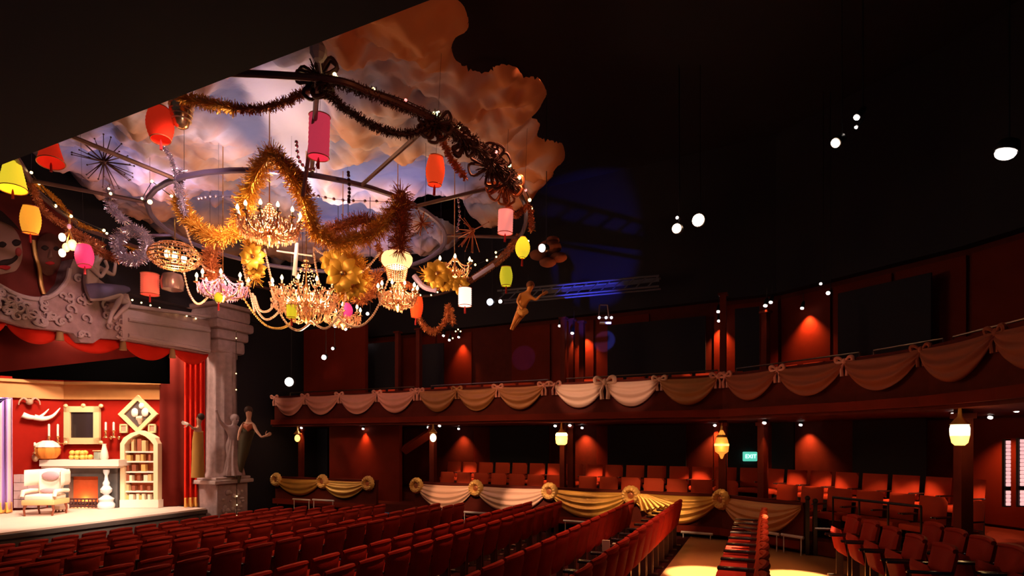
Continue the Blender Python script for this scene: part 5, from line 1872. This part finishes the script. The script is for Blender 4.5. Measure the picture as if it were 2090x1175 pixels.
# bead strings
for i, (pts, d, lab) in enumerate([([(711, 352), (713, 385), (712, 412)], 9.8, 'dark bead string over the lilac sky'), ([(935, 405), (938, 440), (933, 470)], 11.2, 'dark bead string left of the pale pink lantern'),
                                ([(668, 300), (640, 345), (612, 330), (605, 290)], 9, 'silver bead string behind the magenta-pink lantern'), ([(640, 398), (700, 408), (790, 412), (850, 425)], 10.6, 'thin bead string across the middle clouds'), ([(405, 405), (440, 400), (500, 405)], 10.6, 'thin bead string across the left clouds')]):
    pp = smooth_path([P(x, y, d) for x, y in pts], 8)
    b = MB(); b.tube(pp, .005, 5)
    for p_ in pp[::2]: b.ball(p_, .03, 6, 4)
    tag(b.build('bead_string', M_tins_s if i != 0 else M_tins_d), lab, 'bead string', 'bead strings')


# ================================================================== PAPER LANTERNS
def lmat(name, c, e=.8, base=None):
    m = mat(name, base or tuple(min(1, k) for k in c), .8, emis=e * (.62 if c[1] < .2 else .9), ecol=c, bump=.3, bscale=18)
    return m


LM = dict(yellow=lmat('yellow_lantern_paper', (.95, .70, .03), .9), orange=lmat('orange_lantern_paper', (1, .36, .03), .9), magenta=lmat('magenta_lantern_paper', (.85, .05, .18), .7),
          red=lmat('red_lantern_paper', (.78, .03, .01), .6), coral=lmat('coral_lantern_paper', (.90, .13, .07), .8), rose=lmat('rose_lantern_paper', (.85, .06, .12), .75),
          ored=lmat('orange_red_lantern_paper', (.95, .07, .015), .85), pink=lmat('pale_pink_lantern_paper', (.95, .26, .22), .9), lime=lmat('lime_lantern_paper', (.55, .50, .02), .75),
          white=lmat('white_lantern_paper', (1, .72, .62), 1.5), purple=lmat('violet_pink_lantern_paper', (.75, .05, .28), .7))


def lantern(px, py, d, w, h, kind, mkey, label, tilt=0.0, top=None):
    """px,py centre; w,h pixels"""
    W_, H_ = w * d / F / 2, h * d / F
    c = P(px, py, d)
    r = thing('paper_lantern', label, 'lantern', (c.x, c.y, c.z - H_ / 2), group='paper lanterns')
    n = 24
    prof = []
    NR = 9
    for i in range(NR * 2 + 1):
        t = i / (NR * 2)
        if kind == 'cyl': q_ = 1.0
        elif kind == 'barrel': q_ = .72 + .28 * math.sin(PI * t)
        elif kind == 'taper': q_ = 1 - .42 * t
        elif kind == 'drop': q_ = max(.15, math.sin(PI * (.06 + .88 * t)) ** .6 * (1.0 - .15 * t))
        q_ *= 1 - .035 * (i % 2)
        prof.append((W_ * q_, H_ * t))
    b = MB(); b.lathe(prof, n, cap=False); o_ = b.build('paper_shade', LM[mkey], r)
    b = MB(); b.lathe([(prof[-1][0] * .98, H_), (prof[-1][0] * .5, H_ + .005), (.01, H_ + .01)], n, cap=False); b.build('top_disc', LM[mkey], r)
    for (q_, z) in ((prof[0][0], 0), (prof[-1][0], H_)):
        b = MB(); b.tube([(q_ * math.cos(a * PI / 12), q_ * math.sin(a * PI / 12), z) for a in range(24)], .008, 5, closed=True); b.build('wire_rim', M_tins_b, r)
    b = MB(); b.tube([(0, 0, H_), (0, 0, max(H_ + .35, 8.2 - c.z + H_ / 2))], .0028, 4); b.build('cord', M_blackmetal, r)
    b = MB(); b.tube([(0, 0, 0), (0, 0, -.05), (0, 0, -.16)], [.006, .018, .022], 6); b.build('tassel', mat('dark_red_tassel', (.35, .03, .03), .7), r)
    r.rotation_euler = (tilt * .4, tilt, 0)
    return r


lantern(26, 358, 9.6, 50, 56, 'taper', 'yellow', 'bright yellow tapered lantern at the far left edge', -.1)
lantern(62, 449, 10.2, 36, 54, 'barrel', 'orange', 'glowing orange barrel lantern in front of the face mural', .1)
lantern(173, 521, 10.6, 34, 44, 'barrel', 'magenta', 'magenta lantern beside the bright glass lamp cluster', -.15)
lantern(306, 580, 12.2, 34, 42, 'cyl', 'coral', 'coral cylinder lantern above the arch')
lantern(104, 310, 9.6, 48, 44, 'taper', 'red', 'dim red lantern half hidden by the black soffit', -.2)
lantern(328, 252, 8.8, 52, 66, 'barrel', 'red', 'large red lantern in front of the gilt barrel lamp', -.15)
lantern(650, 280, 8.5, 42, 82, 'cyl', 'rose', 'tall rose-pink cylinder lantern high in the middle', .06)
lantern(887, 349, 9.2, 39, 56, 'barrel', 'ored', 'orange-red barrel lantern against grey painted sky', .08)
lantern(1031, 453, 11.0, 31, 46, 'cyl', 'pink', 'pale pink cylinder lantern near the right end of the hoop', .04)
lantern(1066, 505, 11.4, 33, 42, 'drop', 'yellow', 'yellow egg-shaped lantern at the right end of the hoop', .05)
lantern(1033, 564, 12.4, 27, 38, 'barrel', 'lime', 'lime yellow lantern above the flying gilt figure')
lantern(949, 606, 12.4, 27, 36, 'cyl', 'white', 'brilliant white lantern under the small right chandelier')
lantern(849, 627, 12.9, 26, 42, 'barrel', 'ored', 'orange-red lantern partly behind the candle ring', .12)
lantern(709, 633, 12.8, 24, 30, 'drop', 'purple', 'violet-pink lantern low right of the largest chandelier')
lantern(595, 635, 11.6, 20, 26, 'cyl', 'lime', 'small lime lantern hanging low by the largest chandelier')
lantern(446, 607, 11.4, 18, 20, 'drop', 'lime', 'tiny lime lantern under the lilac chandelier')

# flying gilt figure
cu = thing('gilt_cherub', 'flying gilt figure with trailing legs and outstretched arm', 'statue', P(1060, 675, 13.0))
w0 = Vector(cu.location)
L3 = lambda x, y, d=13.0: P(x, y, d) - w0
J = dict(pelvis=L3(1063, 632), waist=L3(1067, 620), chest=L3(1072, 607), neck=L3(1079, 595), head=L3(1082, 587, 12.95), crown=L3(1085, 578, 12.95),
         shl=L3(1062, 602, 12.95), ell=L3(1056, 615, 12.85), wrl=L3(1062, 627, 12.75), hal=L3(1067, 631, 12.7),
         shr=L3(1083, 606, 12.95), elr=L3(1094, 612, 12.9), wrr=L3(1102, 604, 12.85), har=L3(1107, 600, 12.85),
         hil=L3(1059, 637), knl=L3(1052, 651, 12.95), anl=L3(1046, 664), tol=L3(1042, 673), hir=L3(1066, 638, 13.05), knr=L3(1058, 653, 13.1), anr=L3(1050, 666, 13.1), tor=L3(1045, 674, 13.1))
figure(cu, J, .88, M_gilt, mat('bronze_hair', (.20, .06, .02), .5), face_dir=(RGT * .5 - FWD).normalized())
b = MB(); hand(b, L3(1106, 601, 12.85), RGT + Vector((0, 0, .5)), -FWD, .9); b.build('hand', M_gilt, cu)
b = MB(); b.tube(smooth_path([L3(1060, 634, 12.9), L3(1066, 638, 12.85), L3(1074, 634, 12.9)], 3), [.07] * 7, 8); b.build('loin_cloth', mat('dull_gold_cloth', (.6, .28, .08), .6), cu)
b = MB(); b.tube([L3(1078, 600, 13.1), L3(1078, 560, 13.1)], .004, 4); b.build('suspension_wire', M_blackmetal, cu)
spot(P(1000, 700, 9.5), P(1068, 620, 13), 120, (1, .45, .15), 14, .8, .1)

# ================================================================== LAMPS
def can_light(p, label, r=.07, m=M_bulbw, aimd=None, power=0, col=ORG, ang=60, grp='small spot lamps', up=.25, tgt=None):
    """small spot fixture: can, lens and stem"""
    o_ = thing('spot_lamp_fixture', label, 'lamp', p, group=grp)
    ad = (Vector(aimd) if aimd else Vector((0, 0, -1))).normalized()
    Mx = ad.to_track_quat('-Z', 'Y').to_matrix().to_4x4()
    b = MB(); b.lathe([(r * .9, .02), (r, .06), (r * .8, .16), (r * .3, .2)], 14, M=Mx); b.build('can', M_blackmetal, o_)
    b = MB(); b.ball((0, 0, .0), (r * .82, r * .82, r * .5), 14, 8, M=Mx); b.build('lens', m, o_)
    b = MB(); b.tube([Mx @ Vector((0, 0, .15)), Mx @ Vector((0, 0, .15)) + Vector((0, 0, up))], .008, 6); b.build('bracket', M_blackmetal, o_)
    if power:
        spot(Vector(p) + ad * (r + .03), tgt if tgt else Vector(p) + ad * 2, power, col, ang, .8, .03)
    return o_


def wall_lamp(px, py, off, label, power=30, ang=60, r=.05, lean=.16, m=M_bulbw):
    q_, rz = node_px(px, off)
    _, _, d = proj((q_.x, q_.y, 0))
    p = P(px, py, d)
    nrm = Vector((-math.sin(rz), math.cos(rz), 0))
    can_light(p, label, r, m, Vector((0, 0, -1)) - nrm * .35 + Vector((0, 0, 0)), 0, grp='wall lamps of the galleries')
    if power:
        sh = .14 if off > 1 else .03
        spot(p + Vector((0, 0, -.05)) + nrm * sh, p + Vector((0, 0, -1)) + nrm * (sh + lean * .25), power * 2.9, (1, .34, .10), min(100, ang + 22), 1.0, .03)


UO = 2.86
for (px, py, off, pw, ang, lab) in [
    (1142, 665, 1.6, 0, 50, 'upper gallery lamp, leftmost of the middle cluster'), (1170, 661, 1.5, 0, 50, 'upper gallery lamp over the right post of the middle cluster'),
    (1168, 680, .62, 26, 40, 'upper gallery lamp fixed on the middle post'), (1190, 678, UO, 60, 75, 'upper gallery lamp with red glow spreading to its right'),
    (1466, 636, 1.2, 0, 50, 'upper gallery lamp, top one at the tall post'), (1467, 655, UO, 75, 65, 'upper gallery lamp, lower one at the tall post'),
    (1573, 617, 1.4, 0, 50, 'upper gallery lamp right of the narrow lit post'), (1562, 624, .58, 22, 30, 'tiny upper gallery lamp on the narrow lit post'), (1637, 629, UO, 80, 75, 'upper gallery lamp with the right-hand red scallop'),
    (748, 699, 2.0, 0, 50, 'upper gallery lamp over the dark recess'), (905, 685, 1.6, 0, 50, 'upper gallery lamp left of the red scallop'),
    (936, 688, UO, 50, 55, 'upper gallery lamp with the left-hand red scallop'), (917, 694, 1.2, 0, 50, 'tiny upper gallery lamp beside the low tinsel loop'),
    (615, 873, .38, 18, 40, 'lower tier lamp on the slim post by the stage'), (741, 875, .62, 34, 60, 'lower tier lamp on the red partition'),
    (874, 872, .9, 0, 50, 'lower tier lamp left of the white wall lantern'), (897, 869, .7, 0, 50, 'lower tier lamp right of the white wall lantern'),
    (936, 875, UO, 44, 70, 'lower tier lamp with scallop beside the red post'), (1133, 869, .8, 0, 50, 'lower tier lamp left of the square amber lantern'),
    (1163, 868, .78, 20, 40, 'lower tier lamp right of the square amber lantern'), (1188, 873, UO, 60, 75, 'lower tier lamp with broad scallop in mid wall'),
    (1459, 868, UO, 60, 75, 'lower tier lamp beside the teardrop lantern'), (1560, 863, .62, 22, 34, 'lower tier lamp on the post by the exit sign'),
    (1634, 867, UO, 60, 75, 'lower tier lamp with scallop right of the exit sign'), (1946, 846, .6, 0, 50, 'lower tier lamp above the brightest amber lantern'),
    (2021, 852, 2.6, 50, 75, 'lower tier lamp above the far right scallop'), (2074, 838, 1.6, 16, 40, 'lower tier lamp above the right light strip')]:
    wall_lamp(px, py, off, lab, pw, ang)
for (px, py, d, r, m, ad, lab) in [
    (1381, 466, 12.0, .115, M_bulbo, (-.2, -1, -.2), 'white-hot house lamp, left of the close pair'), (1425, 449, 12.0, .15, M_bulbo, (-.2, -1, -.2), 'largest orange-haloed house lamp, right of the close pair'),
    (1705, 292, 9.0, .085, M_bulbo, (-.9, -.6, -.9), 'tilted house lamp high on the right'), (1748, 240, 9.0, .055, M_bulbw, (-.8, -.2, -1), 'small house lamp just above the tilted one'),
    (1747, 260, 9.2, .03, M_bulbw, (-.8, -.2, -1), 'tiny gleaming lamp beneath the small high one'), (2052, 313, 8.0, .15, M_bulbw, (-.5, 0, -1.6), 'widest house lamp near the right edge'),
    (1690, 598, 13, .05, M_bulbw, (-.5, -1, -.5), 'small house lamp hanging under the dark roof'), (1675, 579, 13, .035, M_bulbw, (-.5, -1, -.5), 'tiny house lamp just above the small one'),
    (1106, 506, 12.4, .10, M_bulbw, (-.4, -1, -.2), 'round white lamp beside the yellow egg lantern'), (590, 779, 17.6, .16, M_bulbw, (.3, -1, -.1), 'large white lamp above the left end of the gallery'),
    (661, 729, 17.0, .085, M_bulbw, (.3, -1, -.3), 'white lamp above the gallery, lower of a pair'), (679, 711, 17.0, .05, M_bulbw, (.3, -1, -.3), 'white lamp above the gallery, upper of a pair'),
    (1000, 616, 15.5, .11, M_bulbb, (0, -1, -.1), 'bluish lamp left of the gilt flying figure'), (1021, 615, 15.5, .06, M_bulbw, (0, -1, -.1), 'small white lamp right of the bluish one'),
    (684, 665, 14, .05, M_bulbw, (.2, -1, -.3), 'small lamp under the pearl ropes'), (705, 671, 14, .045, M_bulbw, (.2, -1, -.3), 'small lamp between pearl ropes and magenta lantern'), (750, 640, 14, .045, M_bulbw, (.2, -1, -.3), 'small lamp right of the violet-pink lantern'),
    (1382, 444, 12.1, .035, M_bulbw, (-.2, -1, -.2), 'tiny lamp above the left lamp of the close pair')]:
    can_light(P(px, py, d), lab, r, m, ad, grp='house spot lamps', up=10.0 - P(px, py, d).z - .1)
# four-lamp square unit under the truss
un = thing('lamp_unit', 'square hanging unit with glinting small lamps below the blue truss', 'lamp', P(1233, 660, 14.5))
w0 = Vector(un.location)
b = MB()
for a_, c_ in (((1224, 622), (1240, 622)), ((1224, 622), (1222, 648)), ((1240, 622), (1243, 648)), ((1222, 648), (1246, 648))): b.tube([P(*a_, 14.5) - w0, P(*c_, 14.5) - w0], .02, 5)
b.build('cradle', M_ringmetal, un)
for x in (1223, 1237, 1248):
    b = MB(); b.ball(P(x, 648, 14.4) - w0, .035, 8, 6); b.build('bulb', M_bulbb, un)
b = MB(); b.tube([P(1224, 659, 14.4) - w0, P(1247, 659, 14.4) - w0], .03, 6); b.build('reflector', M_white, un)

# blue-lit lighting truss
tr = thing('lighting_truss', 'blue-lit lighting truss above the upper gallery', 'truss', P(1100, 612, 16))
w0 = Vector(tr.location)
M_truss = mat('truss_metal', (.12, .12, .16), .5, .2)
ta, tb = P(1015, 603, 16.2), P(1345, 572, 15.5)
for dz, dd in ((0, 0), (.28, 0), (0, .3), (.28, .3)):
    b = MB(); b.tube([ta - w0 + Vector((0, dd, dz - .15)), tb - w0 + Vector((0, dd, dz - .15))], .03, 6); b.build('chord', M_truss, tr)
b = MB()
for k in range(14):
    p_, q_ = ta.lerp(tb, k / 14), ta.lerp(tb, (k + 1) / 14)
    b.tube([p_ - w0 + Vector((0, 0, -.15)), q_ - w0 + Vector((0, 0, .13))], .018, 5)
b.build('lattice', M_truss, tr)
b = MB(); b.prism([P(1108, 588, 16.4) - w0, P(1345, 566, 15.7) - w0, P(1345, 574, 15.7) - w0, P(1108, 600, 16.4) - w0], (0, .05, 0)); b.build('side_plate', M_truss, tr, smooth=False)
spot(P(1180, 760, 14.0), P(1200, 590, 16.3), 700, (.06, .08, 1), 34, .5, .05)
spot(P(1250, 640, 13.0), P(1235, 694, 17.4), 1500, (.12, .15, 1), 8, .3, .02)
spot(P(1000, 640, 13.0), P(1055, 712, 17.4), 900, (.12, .08, 1), 8, .3, .02)

# amber wall lanterns
M_amber = mat('amber_glass', (1, .5, .1), .4, emis=3.2, ecol=(1, .50, .10), bump=.3, bscale=20)
M_amberb = mat('bright_cream_glass', (1, .8, .5), .4, emis=7, ecol=(1, .78, .42))
M_amberd = mat('dark_amber_glass', (.8, .3, .05), .4, emis=1.0, ecol=(1, .32, .04), bump=.3, bscale=20)


def amber(px, py, off, kind, label, power=8):
    q_, rz = node_px(px, off)
    d = proj((q_.x, q_.y, 0))[2]
    c = P(px, py, d)
    r = thing('amber_lantern', label, 'lantern', c, group='amber lanterns under the gallery')
    if kind == 'square':
        b = MB(); b.lathe([(.10, -.16), (.15, -.12), (.165, .0), (.16, .12), (.13, .16)], 8); b.build('glass', M_amber, r, smooth=False)
        b = MB(); b.lathe([(.16, .03), (.163, .11), (.14, .15)], 8, cap=False); b.build('glass_top', M_amberb, r, smooth=False)
    elif kind == 'tear':
        b = MB(); b.lathe([(.02, -.34), (.06, -.24), (.14, -.18), (.155, -.05), (.13, .08), (.07, .22), (.03, .30)], 16); b.build('glass', M_amberd, r)
        b = MB(); b.lathe([(.156, -.05), (.158, -.02), (.154, .0)], 16, cap=False); b.build('glass_band', M_amber, r)
    elif kind == 'tall':
        b = MB(); b.lathe([(.06, -.16), (.10, -.12), (.12, -.02)], 12); b.build('glass', M_amber, r)
        b = MB(); b.lathe([(.12, -.02), (.125, .08), (.11, .14)], 12); b.build('glass_top', M_amberb, r)
    else:
        b = MB(); b.ball((0, 0, 0), (.09, .09, .12), 10, 8); b.build('glass', M_amberb if kind == 'white' else M_amber, r)
    b = MB(); b.lathe([(.13, .14), (.08, .2), (.03, .26), (.02, .40)], 10); b.build('cap', M_gold, r)
    b = MB(); b.tube(smooth_path([(0, 0, .38), (0, .04, .46), (0, .16, .44)], 4), .014, 6); b.build('hook', M_gold, r)
    if power: point(c + Vector((0, -.3, -.05)), power, (1, .55, .2), .08)


amber(1146, 895, .30, 'square', 'square glowing amber lantern in front of the paired posts', 10)
amber(1473, 905, .12, 'tear', 'dim orange teardrop lantern above the large rosette', 5)
amber(1959, 886, .0, 'tall', 'brightest amber lantern, cream on top, at far right', 6)
amber(884, 893, .25, 'white', 'small white-hot wall lantern at left end of the long box', 6)
amber(607, 894, .30, 'small', 'small gold lantern in the box beside the stage', 3)

# spots added without fixtures, to light some pairs of seats in both tiers
for (px, pw_) in ((945, 60), (1110, 55), (1212, 80), (1418, 85), (1600, 60), (1680, 70), (1790, 22), (1860, 60), (1990, 60)):
    q_, rz = node_px(px, .55); t_q, _ = node_px(px, 1.5)
    spot((q_.x, q_.y, 2.6), (t_q.x, t_q.y, .9), pw_ * 5, (1, .42, .20), 34, .6, .03)
for (px, pw_) in ((790, 26), (1210, 36), (1430, 50), (1640, 45), (1840, 30)):
    q_, rz = node_px(px, .3); t_q, _ = node_px(px, 1.2)
    spot((q_.x, q_.y, 5.4), (t_q.x, t_q.y, 3.7), pw_ * 2, (1, .40, .20), 30, .6, .03)

# exit sign
ex = thing('exit_sign', 'green lit exit sign hanging in the dark doorway', 'sign', P(1531, 940, 15.0), TH)
b = MB(); b.rbox((0, 0, .11), (.36, .08, .24), .015, 1); b.build('housing', mat('green_sign_face', (.15, .75, .55), .5, emis=.75, ecol=(.14, .80, .58)), ex)
tc = bpy.data.curves.new('lettering', 'FONT'); tc.body = 'EXIT'; tc.size = .14; tc.align_x = 'CENTER'; tc.align_y = 'CENTER'; tc.extrude = .004
to = bpy.data.objects.new('lettering', tc); COL.objects.link(to)
to.data.materials.append(mat('white_sign_letter', (1, 1, 1), .5, emis=1.6, ecol=(.75, 1, .9)))
dg = bpy.context.evaluated_depsgraph_get()
tm = bpy.data.meshes.new_from_object(to.evaluated_get(dg)); tm.materials.clear(); tm.materials.append(MATS['white_sign_letter'])
bpy.data.objects.remove(to)
to = bpy.data.objects.new('lettering', tm); COL.objects.link(to); to.parent = ex
to.location = (0, -.046, .11); to.rotation_euler = (PI / 2, 0, 0)

# light strips at right
M_strip = mat('pink_white_light_pane', (1, .8, .8), .5, emis=1.0, ecol=(1, .50, .50))
for k, (px, n, lab) in enumerate([(2058, 17, 'tall strip of pink-white square panes, left of two'), (2087, 17, 'tall strip of pink-white square panes at right picture edge')]):
    r = thing('light_strip', lab, 'light strip', P(px, 1032, 10.0 - .2 * k), TH, group='pane strips')
    h_ = (1032 - 897) * 9.9 / F / n
    b = MB(); b.box((0, .04, h_ * n / 2), (.11, .05, h_ * n + .04)); b.build('backing', M_blackmetal, r, smooth=False)
    b = MB(); b.rbox((0, 0, 0), (.07, .03, h_ * .86), .006, 1); p0_ = b.build('pane', M_strip, r); p0_.location = (0, 0, h_ * .5)
    for j in range(1, n):
        if j == 4: continue
        child_copy(p0_, r, (0, 0, h_ * (j + .5)))

# pale counter strips and small things in the aisle
M_ledge = mat('pale_counter_edge', (.60, .48, .44), .3)
for (pa, pb, py, of, lab) in [(598, 633, 1018, -.35, 'pale tray top in front of the small box, left one'), (638, 682, 1019, -.35, 'pale tray top in front of the small box, right one'),
                              (880, 930, 1038, -.22, 'narrow pale shelf below the first cream swag'), (945, 1000, 1044, -.22, 'narrow pale shelf below the second cream swag'), (1150, 1215, 1062, -.22, 'narrow pale shelf below the crinkled gold swag'),
                              (1390, 1455, 1085, -.22, 'pale step edge left of the coral row'), (1545, 1590, 1083, -.22, 'pale step edge right of the coral row'), (1595, 1640, 1090, -.22, 'dim step edge below the tan swag')]:
    qa_, rz_ = node_px(pa, of); qb_, _ = node_px(pb, of)
    z_ = P(pa, py, proj((qa_.x, qa_.y, 0))[2]).z
    b = MB(); b.tube([(qa_.x, qa_.y, z_), (qb_.x, qb_.y, z_)], .03, 6)
    u_ = (qb_ - qa_).normalized()
    for q_ in (qa_ + u_ * .05, qb_ - u_ * .05): b.tube([(q_.x, q_.y, z_), (q_.x, q_.y, max(0, z_ - .35) if qa_.x > -2 else z_ - .5)], .012, 5)
    tag(b.build('shelf_edge', M_ledge), lab, 'shelf', 'pale shelf edges before the boxes')
for (x, y, dx, lab) in [(-1.88, 7.478, .0, 'white folded programme standing on an armrest of the last stalls row'), (-1.85, 8.048, .6, 'white programme lying on an armrest of the last stalls row')]:
    b = MB()
    if dx == 0: b.rbox((0, 0, .08), (.10, .02, .15), .003, 1)
    else: b.rbox((0, 0, .012), (.16, .06, .02), .003, 1)
    o = b.build('programme', mat('cream_paper', (.95, .85, .6), .6), recenter=False); o.location = (x, y, .752)
    tag(o, lab, 'booklet', 'programmes')
# gate post group right of the tan swag
for (px, of, h_, lab) in [(1648, .0, 1.05, 'dark gate post at right end of the long lower box'), (1664, .1, 1.0, 'second dark gate post just right of the first')]:
    q_, rz = node_px(px, of)
    b = MB(); b.box((0, 0, h_ / 2 + .005), (.07, .07, h_)); b.ball((0, 0, h_ + .04), .05, 8, 6)
    o = b.build('gate_post', M_blackmetal, smooth=False, recenter=False); o.location = (q_.x, q_.y, 0); tag(o, lab, 'post', 'gate posts')
qa_, _ = node_px(1700, .3); qb_, _ = node_px(1880, .3)
b = MB(); b.tube([(qa_.x, qa_.y, 1.12), (qb_.x, qb_.y, 1.12)], .025, 6)
for t in (0, .33, .66, 1.0):
    q_ = qa_.lerp(qb_, t); b.tube([(q_.x, q_.y, 0.28), (q_.x, q_.y, 1.12)], .018, 6)
tag(b.build('guard_rail', M_blackmetal), 'dark guard rail before the shadowed seats on the right', 'railing')
